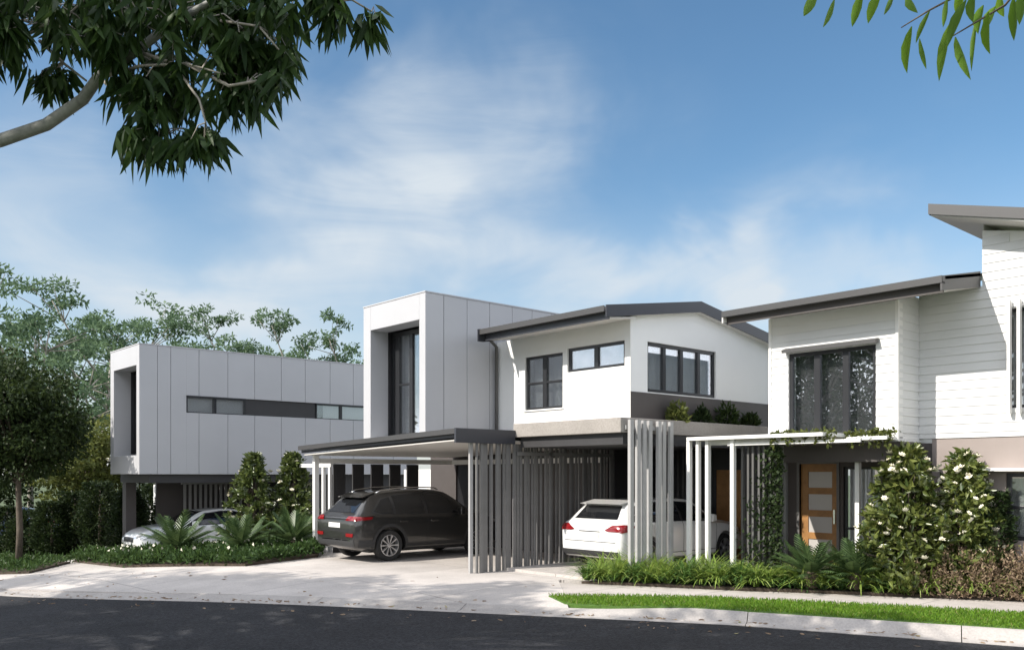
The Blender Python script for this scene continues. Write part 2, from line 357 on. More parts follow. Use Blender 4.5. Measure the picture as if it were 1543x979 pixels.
kerb('kerb', .9, 60, full, True); kerb('kerb', -13.5, .9, ramp); kerb('kerb', -70, -13.5, full)
def apron_z(X, Y):
    r = RT[0]*X + RT[1]*Y; d = FW[0]*X + FW[1]*Y
    t = max(0, min(1, (d - K(r) - .46)/1.3)); return -.08 + .08*t
sheet('driveway', P(KL(-13.5, .9, .49) + [(.9, 15.0), (.9, 17)]) + [(-10.9, 12.6), (-7.0, 14), (-7.0, 20), (-24, 20), (-30.5, 20), (-34, 12)], 0, M['drive'],
      zfun=apron_z, cuts=[(rd(r_, K(r_) + .49 + q), (dK(r_)*RT[0] + FW[0], dK(r_)*RT[1] + FW[1])) for q in (.4, .9, 1.4) for r_ in (-1, -6, -9, -12)])
sheet('footpath', P([(.904, 14.86), (.904, 16.55), (4.07, 15.3), (8.3, 14.0), (30, 7.0), (30, 4.2), (12, 11.0), (7.39, 12.85), (5.76, 13.56), (3.28, 14.43)]), .004, M['path'])
LAWN = [(.62, 14.86), (.95, 14.84), (3.28, 14.41), (5.76, 13.54), (7.39, 12.83), (12, 10.98), (30, 4.18), (30, K(30) + .50), (8, K(8) + .50), (2.6, K(2.6) + .50), (1.75, K(1.75) + .52), (1.2, K(1.2) + .66), (.86, 14.2)]
def lawn_z(X, Y):
    r = RT[0]*X + RT[1]*Y; t = max(0, min(1, (r - .9)/2.0)); t = t*t*(3 - 2*t); return .012 + apron_z(X, Y)*(1 - t)
sheet('lawn', P(LAWN), .012, M['lawn'], zfun=lawn_z, cuts=[(rd(q, 13), (RT[0], RT[1])) for q in (1.0, 1.4, 1.8, 2.2, 2.6, 3.0)] + [(rd(0, K(0) + q), (.29*RT[0] + FW[0], .29*RT[1] + FW[1])) for q in (.7, 1.0, 1.4)])
BEDR = P([(1.3, 16.35), (4.07, 15.38), (6.64, 14.6), (8.28, 14.1), (14, 12.0)]) + [(-1, 15.8), (-7.55, 15.8), (-7.65, 14.35), (-10.42, 14.1), (-10.75, 13.9), (-10.78, 12.45), (-11.3, 12.1)]
sheet('garden_soil', BEDR, .05, M['soil'])
BEDL = P([(-4.87, 21.9), (-6.2, 20.3), (-9.95, 22.3), (-13.0, 25.9), (-12.2, 26.2), (-10.4, 24.9), (-8.9, 25.5), (-6.2, 25.0), (-5.2, 23.6)])
sheet('garden_soil', BEDL, .06, M['soil'])
BEDT = P([(-12.5, 22.6), (-12.9, 25.5), (-15.5, 27.5), (-24, 32), (-24, 27)])
sheet('garden_soil', BEDT, .05, M['soil'])
sheet('footpath', P([(-13.6, K(-13.6) + 1.9), (-13.6, K(-13.6) + 3.3), (-60, K(-60) + 3.3), (-60, K(-60) + 1.9)]), .002, M['path'])
sheet('lawn', P([(-13.55, 28), (-13.55, K(-13.55) + .5), (-14, K(-14) + .5), (-70, K(-70) + .5), (-70, 95), (30, 95), (30, 28)]), -.03, M['earth'])
# ---------------------------------------------------------------- building helpers
def rects(a0, a1, z0, z1, holes):
    """the rectangles left of a wall when its openings are taken out"""
    xs = sorted({a0, a1, *[h[0] for h in holes], *[h[1] for h in holes]}); out = []
    xs = [x for x in xs if a0 <= x <= a1]
    for xa, xb in zip(xs, xs[1:]):
        hs = sorted([(max(h[2], z0), min(h[3], z1)) for h in holes if h[0] < xb - 1e-6 and h[1] > xa + 1e-6]); z = z0
        for h0, h1 in hs:
            if h0 > z + 1e-6: out.append((xa, xb, z, h0))
            z = max(z, h1)
        if z < z1 - 1e-6: out.append((xa, xb, z, z1))
    return out
def pbox(mb, ax, c0, c1, a0, a1, z0, z1):
    """box with its thickness along ax ('x' or 'y') and its run along the other axis"""
    return mb.box(c0, c1, a0, a1, z0, z1) if ax == 'x' else mb.box(a0, a1, c0, c1, z0, z1)
def wall(ax, face, t, a0, a1, z0, z1, holes=(), mb=None):
    mb = mb or MB()
    for a, b, za, zb in rects(a0, a1, z0, z1, holes): pbox(mb, ax, face, face + t, a, b, za, zb)
    return mb
def boards(ax, face, s, a0, a1, z0, z1, holes=(), step=.15, zref=0.0, mb=None):
    """lapped boards; s: outward sign along ax"""
    mb = mb or MB()
    k = math.floor((z0 - zref)/step)
    for a, b, za, zb in rects(a0, a1, z0, z1, holes):
        i = math.floor((za - zref)/step + 1e-6)
        while zref + i*step < zb - 1e-6:
            lo = max(za, zref + i*step); hi = min(zb, zref + (i+1)*step)
            tl = .013*(1 - (lo - zref - i*step)/step) + .004; th = .013*(1 - (hi - zref - i*step)/step) + .004
            p = [(face, lo), (face + s*tl, lo), (face + s*th, hi), (face, hi)]
            if ax == 'y': mb.prism([(q[0], q[1]) for q in p], 'x', a, b)
            else: mb.prism([(q[0], q[1]) for q in p], 'y', a, b)
            i += 1
    return mb
def window(parent, ax, face, s, a0, a1, z0, z1, mull=(), trans=(), fw=.06, rec=.04, pm='pane', bm='blind', cover=None, fold=True, name='window'):
    """s: outward sign; frame, one pane sheet, curtain in folds behind it. trans: (z, a from, a to)"""
    f = MB(); c0 = face - s*rec; c1 = c0 - s*.07
    pbox(f, ax, c0, c1, a0, a0 + fw, z0, z1); pbox(f, ax, c0, c1, a1 - fw, a1, z0, z1)
    pbox(f, ax, c0, c1, a0 + fw, a1 - fw, z0, z0 + fw); pbox(f, ax, c0, c1, a0 + fw, a1 - fw, z1 - fw, z1)
    for m_, w_ in mull: pbox(f, ax, c0 + s*.004, c1, m_ - w_/2, m_ + w_/2, z0 + fw, z1 - fw)
    for t_, ta, tb in trans: pbox(f, ax, c0 + s*.002, c1, ta, tb, t_ - .025, t_ + .025)
    w = f.build(name, M['dwin'], parent, bevel=.006)
    g = MB(); pbox(g, ax, c0 - s*.03, c0 - s*.038, a0 + fw*.5, a1 - fw*.5, z0 + fw*.5, z1 - fw*.5); g.build('pane', M[pm], w)
    if bm:
        cmb = MB(); cov = cover or (a0 + .02, a1 - .02); n = max(4, int((cov[1] - cov[0])/.035)); vs = []
        for i in range(n + 1):
            a = cov[0] + (cov[1] - cov[0])*i/n; q = c0 - s*(.20 + (.022*math.sin(i*1.25) if fold else 0))
            for z in (z0 + .01, z1 - .01): vs.append((q, a, z) if ax == 'x' else (a, q, z))
        cmb.add(vs, [(2*i, 2*i + 2, 2*i + 3, 2*i + 1) for i in range(n)]); cmb.build('curtain', M[bm], w, smooth=True, fix=False)
    r = MB(); pbox(r, ax, c0 - s*.5, c0 - s*.52, a0 - .1, a1 + .1, z0 - .1, z1 + .1)
    r.build('room_back', M['room'], w)
    return w
def panels(ax, face, s, cuts, z0, z1, holes=(), t=.02, mb=None):
    mb = mb or MB(); g = .006
    for a, b in zip(cuts, cuts[1:]):
        for xa, xb, za, zb in rects(a + g, b - g, z0, z1, holes): pbox(mb, ax, face, face + s*t, xa, xb, za, zb)
    return mb
# ---------------------------------------------------------------- the two boxed townhouses in grey cladding
def boxhouse(label, dx, dy, dz, cuts, yb, strip=None, zlow=None):
    XL, XR, YF, Z0, Z1 = -18.0 + dx, -15.49 + dx, 11.26 + dy, (2.34 if zlow is None else zlow) + dz, 6.02 + dz
    RXL, RXR, RZ0, RZ1, RY = -17.69 + dx, -15.72 + dx, 2.9 + dz, 5.45 + dz, 11.76 + dy
    h = thing('townhouse', label, 'townhouse', ((XL + XR)/2, (YF + yb)/2, gzh(XL, YF)))
    # front surround with its deep reveal
    f = MB(); fx0, fx1 = XL, XR + .0
    f.box(fx0, RXL, YF, RY, Z0, Z1); f.box(RXR, fx1, YF, RY, Z0, Z1); f.box(RXL, RXR, YF, RY, RZ1, Z1); f.box(RXL, RXR, YF, RY, Z0, RZ0)
    fs = f.build('front_surround', M['clad'], h, bevel=.008)
    # structure behind, then the right hand cladding panels
    st = (strip[0], strip[1], strip[2], strip[3]) if strip else None
    b = MB(); wall('x', XR - .06, -.14, RY + .004, yb, Z0, Z1 - .06, [st] if st else [], b); b.box(XL, XL + .14, RY + .004, yb, Z0, Z1)
    b.box(XL + .14, XR - .06, yb - .15, yb, Z0, Z1 - .06); b.box(XL + .14, XR - .2, RY + .3, yb - .15, Z0 + .002, Z0 + .12); b.box(XL + .14, XR - .2, RY + .3, yb - .15, Z1 - .3, Z1 - .14)
    b.build('wall', M['gap'], h)
    p = panels('x', XR - .058, 1, [RY + .004] + cuts + [yb], Z0, Z1, [st] if st else [], .055)
    p.build('cladding', M['clad'], h, bevel=.003)
    cp = MB(); cp.box(XL - .01, XR + .01, YF - .012, yb, Z1 + .002, Z1 + .03); cp.build('parapet_capping', M['clad'], h)
    # deep-set front window
    bk = MB(); bk.box(RXL + .0, RXR, RY + .45, RY + .47, RZ0, RZ1); bk.build('room_back', M['room'], h)
    wz0, wz1 = RZ0 + .09, RZ1 - .09
    window(h, 'y', RY + .06, -1, RXL + .02, RXR - .02, RZ0 + .02, RZ1 - .02, mull=[(-17.42 + dx, .16), (-16.86 + dx, .13)], trans=[(4.17 + dz, -17.34 + dx, -16.92 + dx)], fw=.10, rec=.02, bm='blindw', cover=(-17.5 + dx, -16.0 + dx))
    sl = MB(); sl.box(RXL + .1, RXR - .1, RY - .04, RY + .02, RZ0 + .002, RZ0 + .06); sl.build('window_sill', M['clad'], h)
    if strip:
        y0, y1, z0, z1 = strip; yy = lambda px: onX(px, XR)
        c0, c1 = XR - .03, XR - .12
        for ya, yb_, ms in ((y0, yy(371) - .012, (282, 324.5, 370)), (yy(476) + .012, y1, (477.5, 514.5))):
            f = MB(); f.box(c0 + .04, c1, ya, yb_, z1 - .055, z1); f.box(c0, c1, ya, yb_, z0, z0 + .025)
            for px in ms: w_ = .09 if px in (324.5, 514.5) else .05; f.box(c0 + .004, c1, max(ya, yy(px) - w_/2), min(yb_, yy(px) + w_/2), z0 + .025, z1 - .055)
            w = f.build('window', M['dwin'], h)
            g = MB(); g.box(c0 - .03, c0 - .036, ya + .02, yb_ - .02, z0 + .02, z1 - .05); g.build('pane', M['pane'], w)
            g = MB(); g.box(c0 - .1, c0 - .13, ya if ya == y0 else yy(490), yb_, z0, z1); g.build('curtain', M['blindw'], w)
        g = MB(); g.box(c0 - .02, c0 - .05, yy(371), yy(476), z0, z1); g.build('dark_panel', M['char'], h)
        g = MB(); g.box(XR - .55, XR - .57, y0 - .1, y1 + .1, z0 - .1, z1 + .1); g.build('room_back', M['room'], h)
    return h
h1 = boxhouse('grey panelled box townhouse behind the dark four wheel drive, with a tall deep-set window', 0, 0, 0, [onX(p, -15.49) for p in (669, 704, 738, 772, 802)] + [15.1, 15.85, 16.6], 17.6, zlow=2.88)
hl = boxhouse('grey panelled box townhouse overhanging the white sedan, with a long slot window along its side', -9.76, -2.78, -.32, [onX(p, -25.25) for p in (257.4, 300, 343.4, 383.9, 424, 460, 497.5, 532.4)] + [17.0], 18.0,
    strip=(9.81, 16.75, 3.84, 4.34), zlow=2.37)
# lower storey of the left townhouse
g = gzh(-27, 12) - .35
lw = MB(); lw.box(-27.9, -25.6, 13.2, 17.8, g, 2.045); lw.build('lower_wall', M['char'], hl)
lb = MB(); lb.box(-27.85, -25.36, 8.8, 13.19, 1.80, 2.046); lb.build('soffit_beam', M['char'], hl)
lp = MB(); lp.box(-27.98, -27.66, 8.9, 9.2, g, 1.795); lp.box(-28.0, -27.9, 9.9, 13.19, g, 1.795); lp.build('pier', M['brown'], hl)
wp = MB(); wp.box(-29.6, -29.4, 10.4, 12.6, g, 1.7); wp.build('white_side_wall', M['white'], hl)
# centre house lower storey: back wall of its carport, black door
bw = wall('y', 15.9, .2, -21.6, -14.35, 0, 2.72, [(-20.35, -19.35, 0, 2.3)]); bw.build('back_wall', M['brown'], h1)
dd = MB(); dd.box(-20.35, -19.35, 15.95, 16.02, 0.01, 2.3); dr = dd.build('door', M['door'], h1, bevel=.01)
dh = MB(); dh.box(-19.5, -19.46, 15.9, 15.945, .95, 1.15); dh.build('handle', M['steel'], dr)
lt = MB(); lt.box(-23.6, -21.62, 16.3, 16.5, -.2, 2.2); lt.build('courtyard_wall', M['white'], h1)
# ---------------------------------------------------------------- white gabled townhouse over the second carport
RX0, RX1, YE, YR = -14.93, -11.22, 12.5, 15.4
def roofz(y): return 5.27 + (y - YE)*(.44/2.9) if y <= YR else 5.71 - (y - YR)*(.44/2.9)
h2 = thing('townhouse', 'white rendered townhouse with a low dark gable roof above the concrete carport slab', 'townhouse', (-13.4, 15.5, 0))
XL, XR, YF, YB = -15.46, -11.4, 13.3, 18.3
W1 = (-14.5, -13.3, 3.48, 4.67); W2 = (-13.16, -11.55, 4.22, 4.73); W3 = (13.83, 16.18, 3.72, 4.74)
w = wall('y', YF, .2, XL, XR, 2.84, 5.12, [W1, W2])
# gable wall on the right, cut to the roof pitch
for a, b, za, zb in rects(YF + .2, YB, 3.70, 4.90, [W3]): w.box(XR - .2, XR, a, b, za, zb)
w.prism([(YF + .2, 4.90), (YB, 4.90), (YB, roofz(YB) - .2), (YR, roofz(YR) - .2), (YF + .2, roofz(YF + .2) - .2)], 'x', XR - .2, XR)
w.box(XR - .2, XR - .002, YF + .002, YF + .2, 5.12, 5.2)
w.box(XL, XL + .2, YF + .2, YB, 2.84, 5.12); w.box(XL + .2, XR - .2, YB - .2, YB, 2.84, 5.12)
w.build('wall', M['white'], h2)
bn = MB(); bn.box(XR - .2, XR + .012, YF + .2, YB, 3.135, 3.696); bn.box(XR - .199, XR + .012, YF + .003, YF + .2, 3.135, 3.696); bn.build('dark_band', M['brown'], h2)
cnr = MB(); cnr.box(XR - .02, XR + .006, YF - .006, YF + .02, 3.70, 5.2); cnr.build('corner_trim', M['trim'], h2)
# roof
r = MB(); t = .05
for ya, yb in ((YE, YR), (YR, 18.9)): r.prism([(ya, roofz(ya)), (yb, roofz(yb)), (yb, roofz(yb) - t), (ya, roofz(ya) - t)], 'x', RX0, RX1 - .03)
rf = r.build('roof', M['steel'], h2)
gt = MB(); gt.prism([(YE - .13, 5.15), (YE - .13, 5.265), (YE - .11, 5.265), (YE - .11, 5.17), (YE - .005, 5.17), (YE - .005, 5.15)], 'x', RX0 - .05, RX1 - .04); gt.box(RX0 - .055, RX0 - .03, YE - .128, YE - .008, 5.15, 5.262); gt.build('gutter', M['gutter'], rf)
fb = MB(); fb.box(RX0, RX1 - .04, YE + .002, YE + .03, 5.02, 5.215); fb.build('fascia', M['navy'], rf)
sf = MB()
sf.prism([(YE + .031, 5.03), (YF, 5.12), (YF, 5.15), (YE + .031, 5.06)], 'x', RX0, RX1 - .04); sf.build('soffit', M['soffit'], rf)
rk = MB()
for ya, yb in ((YE - .1, YR), (YR, 18.9)): rk.prism([(ya, roofz(ya) + .02), (yb, roofz(yb) + .02), (yb, roofz(yb) - .21), (ya, roofz(ya) - .21)], 'x', RX1 - .028, RX1)
rk.build('barge_board', M['navy'], rf)
rs = MB()
for ya, yb in ((YF, YR), (YR, 18.9)): rs.prism([(ya, roofz(ya) - .19), (yb, roofz(yb) - .19), (yb, roofz(yb) - .21), (ya, roofz(ya) - .21)], 'x', XR + .002, RX1 - .03)
rs.build('gable_soffit', M['soffit'], rf)
ec = MB(); ec.prism([(12.34, 5.0), (12.34, 5.27), (YF - .02, roofz(YF) - .0), (YF - .02, 5.14), (YE, 5.0)], 'x', RX0 - .09, RX0 - .06); ec.build('end_cap', M['navy'], rf)
dp = MB(); dp.tube([(-15.40, YF - .07, 2.95), (-15.40, YF - .07, 5.0), (-15.02, 12.6, 5.14)], .04, 10); dp.build('downpipe', M['slat'], h2, smooth=True)
window(h2, 'y', YF, -1, *W1, mull=[(-13.9, .12)], trans=[(4.07, -14.44, -13.96), (4.07, -13.84, -13.36)], fw=.055, bm='blind')
window(h2, 'y', YF, -1, *W2, mull=[(-12.36, .11)], fw=.06, pm='panes', bm='blindw', fold=False)
window(h2, 'x', XR, 1, *W3, mull=[(14.42, .10), (15.0, .10), (15.6, .10)], fw=.07, bm='blind')
for wn, (a, b, z) in (('y', (W1[0], W1[1], W1[2])), ): pass
sl_ = MB(); sl_.box(W1[0] - .03, W1[1] + .03, YF - .035, YF - .002, W1[2] - .03, W1[2]); sl_.build('window_sill', M['trim'], h2)
# lower storey behind the second carport
lb = wall('y', 17.6, .2, -14.1, -10.5, 0, 2.80, [(-12.4, -11.5, 0.02, 2.15)]); lb.box(-14.1, -13.98, 15.75, 17.598, 0, 2.80); lb.build('lower_wall', M['char'], h2)
td = MB(); td.box(-12.4, -11.5, 17.62, 17.7, .02, 2.15); td.build('door', M['timber'], h2)
bt = MB()
for x in np.arange(-14.0, -12.5, .16): bt.box(x, x + .05, 17.54, 17.598, 0, 2.78)
bt.build('wall_batten', M['slatd'], h2)
# ---------------------------------------------------------------- white weatherboard townhouse on the right
h3 = thing('townhouse', 'white weatherboard townhouse with skillion roofs and a tall dark-framed upper window', 'townhouse', (-7, 17, 0))
sl3 = lambda x: 6.65 + (x + 6.39)*-.27
CF, CR, CL, CRt = 15.0, 15.86, -9.33, -6.84
W4 = (-8.93, -7.22, 2.74, 4.34); W5 = (-5.42, -3.9, .95, 2.07); W6 = (-5.40, -4.85, 3.15, 4.80)
bk = wall('y', CF + .012, .2, CL, CRt, 2.62, 5.08, [W4]); bk.box(CRt - .2, CRt - .012, CF + .212, CR + .4, 2.62, 5.2); bk.box(CL + .012, CL + .2, CF + .212, 19, 2.62, 5.0)
wall('y', CR + .012, .2, CRt - .01, 0.5, 2.68, 5.05, [W6], bk); bk.prism([(-5.78, 5.05), (.5, 5.05), (.5, sl3(.5) - .29) if sl3(.5) - .29 > 5.06 else (-.6, 5.06), (-5.78, sl3(-5.78) - .29)], 'y', CR + .013, CR + .2); bk.box(-5.766, -5.58, CR + .213, 20, 4.6, 6.2)
bk.box(CL + .2, CRt - .2, CF + .25, 19, 2.62, 2.75)
bk.build('wall', M['trim'], h3)
bd = boards('y', CF + .012, -1, CL, CRt, 2.62, 5.06, [W4], zref=2.62)
boards('x', CRt - .012, 1, CF + .012, CR, 2.62, 5.2, [], zref=2.62, mb=bd)
boards('y', CR + .012, -1, CRt + .0, -5.78, 2.68, 5.25, [W6], zref=2.62, mb=bd); boards('y', CR + .0121, -1, -5.78, .5, 2.68, 5.02, [W6], zref=2.62, mb=bd)
for k_ in range(9):
    z_ = 5.02 + .15*k_; xe = min(.5, -6.39 + (6.65 - .30 - z_ - .15)/.27)
    if xe > -5.7: boards('y', CR + .0121, -1, -5.78, xe, z_, z_ + .15, [], zref=2.62, mb=bd)
boards('x', -5.766, -1, CR + .03, 19, 5.3, 6.32, [], zref=2.62, mb=bd)
boards('x', CL + .012, -1, CF + .012, 19, 2.62, 5.0, [], zref=2.62, mb=bd)
bd.build('weatherboards', M['board'], h3)
ct = MB(); ct.box(CRt - .03, CRt + .022, CF - .016, CF + .04, 2.62, 5.05); ct.build('corner_trim', M['trim'], h3); ct = MB(); ct.box(CL - .016, CL + .04, CF - .016, CF + .04, 2.62, 5.05); ct.build('corner_trim', M['trim'], h3)
# lower roof: eave in front, rising to the back
YE3, RXa, RXb = 14.4, -9.9, -5.80
zz = lambda y: 5.20 + (y - YE3)*.185
r = MB(); r.prism([(YE3, zz(YE3)), (19.5, zz(19.5)), (19.5, zz(19.5) - .05), (YE3, zz(YE3) - .05)], 'x', RXa, -5.8); rf = r.build('roof', M['steel'], h3)
g_ = MB(); g_.prism([(YE3 - .13, 5.08), (YE3 - .13, 5.195), (YE3 - .11, 5.195), (YE3 - .11, 5.10), (YE3 - .005, 5.10), (YE3 - .005, 5.08)], 'x', RXa - .03, RXb); g_.build('gutter', M['gutter'], rf)
fb = MB(); fb.box(RXa, RXb - .03, YE3 + .002, YE3 + .03, 4.95, 5.145); fb.build('fascia', M['brown'], rf)
sf = MB(); sf.prism([(YE3 + .031, 4.965), (CF - .02, 5.07), (CF - .02, 5.09), (YE3 + .031, 4.985)], 'x', RXa, RXb - .03); sf.prism([(CF - .0199, 5.07), (CR - .02, 5.225), (CR - .02, 5.245), (CF - .0199, 5.09)], 'x', CRt + .03, RXb - .03); sf.build('soffit', M['soffit'], rf)
rb = MB(); rb.prism([(YE3 - .12, 5.19), (CR - .015, zz(CR) + .03), (CR - .015, zz(CR) - .24), (YE3 - .12, 4.96)], 'x', RXb - .028, RXb); rb.build('barge_board', M['steel'], rf)
lbz = MB(); lbz.prism([(YE3 - .12, 5.19), (19, zz(19) + .03), (19, zz(19) - .2), (YE3 - .12, 4.97)], 'x', RXa - .03, RXa); lbz.build('barge_board', M['soffit'], rf)
# upper roof, falling to the right
ur = MB(); q0, q1 = (-6.39, 6.65), (0.6, 4.65)
sl3 = lambda x: 6.65 + (x + 6.39)*-.27
ur.prism([(-6.39, sl3(-6.39)), (.6, sl3(.6)), (.6, sl3(.6) - .06), (-6.39, sl3(-6.39) - .06)], 'y', 15.28, 20.5); u = ur.build('upper_roof', M['steel'], h3)
uf = MB(); uf.prism([(-6.42, sl3(-6.42) + .01), (.6, sl3(.6) + .01), (.6, sl3(.6) - .17), (-6.42, sl3(-6.42) - .17)], 'y', 15.24, 15.277); uf.box(-6.42, -6.393, 15.278, 20.5, 6.48, 6.66); uf.build('fascia', M['steel'], u)
us = MB(); us.prism([(-6.392, 6.46), (-5.79, 6.30), (.6, sl3(.6) - .3), (.6, sl3(.6) - .27), (-5.79, 6.33), (-6.392, 6.49)], 'y', 15.279, 20.4); us.build('soffit', M['soffit'], u)
window(h3, 'y', CF, -1, *W4, mull=[(-8.36, .12), (-7.8, .12)], fw=.07, pm='panes', bm='blindg', fold=False)
hd = MB(); hd.prism([(CF - .14, 4.40), (CF - .02, 4.44), (CF - .02, 4.36), (CF - .14, 4.34)], 'x', W4[0] - .06, W4[1] + .06); hd.build('window_hood', M['steel'], h3)
window(h3, 'y', CR, -1, *W6, fw=.05, bm='blind')
fn = MB()
for x in np.arange(W6[0] + .05, W6[1], .15): fn.box(x, x + .045, CR - .14, CR - .03, W6[2] - .1, W6[3] + .12)
fn.box(W6[0] + .02, W6[1], CR - .027, CR - .012, W6[3] + .02, W6[3] + .06); fn.build('sun_fins', M['trim'], h3)
# lower wall, entry recess
lw = wall('y', CR + .02, .2, -6.62, .5, 0, 2.675, [W5]); lw.build('lower_wall', M['taupe'], h3)
lb2 = MB(); lb2.box(-7.58, -6.625, CR + .03, CR + .2, 0, 2.6); lb2.build('dark_wall', M['brown'], h3)
window(h3, 'y', CR + .02, -1, *W5, mull=[(-4.5, .06)], trans=[(1.5, -5.36, -4.53)], fw=.07, bm='blind')
lh = MB(); lh.box(-5.68, -3.6, CR - .28, CR + .018, 2.10, 2.15); lh.build('window_awning', M['trim'], h3)
EY = 17.3
DR = (-10.02, -9.16, .14, 2.27); SW = (-9.02, -8.1, .3, 2.2)
ew = wall('y', EY, .2, -10.45, -6.62, 0, 2.6, [DR, SW]); ew.build('entry_wall', M['brown'], h3)
es = MB(); es.box(-6.85, -6.625, CR + .21, EY, 0, 2.6); es.build('entry_side_wall', M['taupe'], h3)
d = MB(); x0, x1, z0, z1 = DR
d.box(x0, x0 + .17, EY + .05, EY + .1, z0, z1); d.box(x1 - .14, x1, EY + .05, EY + .1, z0, z1)
nP = 4; ph = .34; gp = (z1 - z0 - .20 - nP*ph)/(nP)
zc = z0; zb = []
d.box(x0 + .17, x1 - .14, EY + .05, EY + .1, z0, z0 + .18)
zq = z0 + .18
for k in range(nP):
    zb.append((zq, zq + ph)); top = zq + ph; nx = top + .14 if k < nP - 1 else z1
    d.box(x0 + .17, x1 - .14, EY + .05, EY + .1, top, min(nx, z1)); zq = top + .14
dr = d.build('door', M['timber'], h3)
for za, zb_ in zb:
    g = MB(); g.box(x0 + .165, x1 - .135, EY + .07, EY + .08, za - .005, zb_ + .005); g.build('pane', M['frost'], dr)
g = MB(); g.box(x1 - .09, x1 - .05, EY + .0, EY + .049, 1.0, 1.3); g.build('handle', M['chrome'], dr)
df = MB(); df.box(x0 - .06, x0, EY - .03, EY + .06, z0, z1 + .06); df.box(x1, x1 + .06, EY - .03, EY + .06, z0, z1 + .06); df.box(x0, x1, EY - .03, EY + .06, z1, z1 + .06); df.build('door_frame', M['slat'], h3)
window(h3, 'y', EY, -1, *SW, trans=[(.92, SW[0] + .06, SW[1] - .06)], fw=.05, bm='blindw')
bh = MB(); bh.box(-9.35, -6.63, 15.02, 15.3, 2.27, 2.60); bh.build('bulkhead', M['brown'], h3)
st = MB(); st.box(-10.4, -7.62, 15.4, 17.29, 0.0, .13); st.build('porch_floor', M['conc'], h3)
# ---------------------------------------------------------------- carports
c1 = thing('carport', 'carport with a thin dark-edged skillion roof over the dark four wheel drive', 'carport', (-17.2, 13.2, 0))
zr = lambda x: 2.97 + (x + 13.95)*.031
r = MB(); r.prism([(-20.55, zr(-20.55)), (-13.95, zr(-13.95)), (-13.95, zr(-13.95) - .06), (-20.55, zr(-20.55) - .06)], 'y', 11.0, 15.9); rf = r.build('roof', M['steel'], c1)
f = MB(); f.prism([(-20.58, zr(-20.58) - .10), (-13.98, zr(-13.98) - .10), (-13.98, zr(-13.98) - .17), (-20.58, zr(-20.58) - .17)], 'y', 11.0, 11.03); f.build('dark_fascia', M['navy'], rf)
f = MB(); f.prism([(-20.58, zr(-20.58) + .012), (-13.98, zr(-13.98) + .012), (-13.98, zr(-13.98) - .095), (-20.58, zr(-20.58) - .095)], 'y', 10.9, 10.995); f.build('gutter', M['gutter'], rf)
f = MB(); f.box(-13.978, -13.92, 10.88, 12.49, 2.69, 2.985); f.build('barge_board', M['navy'], rf)
f = MB(); f.prism([(-20.5, zr(-20.5) - .20), (-13.99, zr(-13.99) - .20), (-13.99, zr(-13.99) - .23), (-20.5, zr(-20.5) - .23)], 'y', 11.04, 15.85); f.build('soffit', M['soffit'], rf)
f = MB(); f.box(-20.45, -20.33, 11.4, 15.8, 2.33, 2.46); f.box(-20.32, -14.3, 15.72, 15.84, 2.33, 2.46); f.build('beam', M['trim'], c1)
p0 = MB(); p0.box(-20.45, -20.33, 11.25, 11.37, -.05, 2.55); p0.build('post', M['trim'], c1)
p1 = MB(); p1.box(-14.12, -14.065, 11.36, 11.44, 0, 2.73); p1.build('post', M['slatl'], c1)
c2 = thing('carport', 'carport with a thick taupe concrete slab roof over the white hatchback', 'carport', (-12.5, 15, 0))
s = MB(); s.box(-14.0, -10.95, 12.5, 17.55, 2.84, 3.128); s.build('slab_roof', M['conc'], c2, bevel=.012)
s = MB(); s.box(-13.9, -11.0, 12.62, 17.5, 2.62, 2.838); s.build('ceiling', M['char'], c2)
pw = MB(); pw.box(-10.98, -10.5, 16.6, 17.59, 0, 2.61); pw.build('side_pier', M['char'], c2)
fl = MB(); fl.box(-14.0, -10.95, 12.3, 17.58, -.05, .055); fl.build('floor_slab', M['drive'], c2)
c3 = thing('porch_canopy', 'white flat porch canopy on slim posts before the timber front door', 'canopy', (-9, 15, 0))
r = MB(); r.box(-10.45, -7.6, 13.85, 17.28, 2.70, 2.765); r.box(-7.598, -6.84, 14.6, 15.83, 2.64, 2.70); rf = r.build('roof', M['trim'], c3, bevel=.006)
f = MB(); f.box(-10.2, -7.66, 14.25, 14.31, 2.61, 2.697); f.box(-9.6, -7.0, 13.98, 14.02, 2.585, 2.64); f.build('beam', M['trim'], c3)
for x, y, wd in ((-10.47, 13.93, .075), (-10.27, 13.95, .06), (-10.06, 13.97, .07), (-9.48, 13.95, .075), (-7.72, 15.3, .08)):
    p = MB(); p.box(x - wd/2, x + wd/2, y, y + .09, 0.04, 2.698); p.build('post', M['trim'], c3)
for x in (-9.05,):
    p = MB(); p.box(x - .04, x + .04, 15.05, 15.12, .1, 2.3); p.build('post', M['slat'], c3)
# white pergola frame between the grey boxes
pg = thing('pergola', 'small white pergola frame behind the flowering shrubs', 'pergola', (-21.8, 12.2, -.1))
p = MB(); p.box(-23.3, -20.75, 11.95, 12.05, 2.24, 2.34); p.build('beam', M['trim'], pg)
for x in (-23.25, -20.85, -21.2):
    p = MB(); p.box(x - .045, x + .045, 11.96, 12.04, -.3, 2.238); p.build('post', M['trim'], pg)
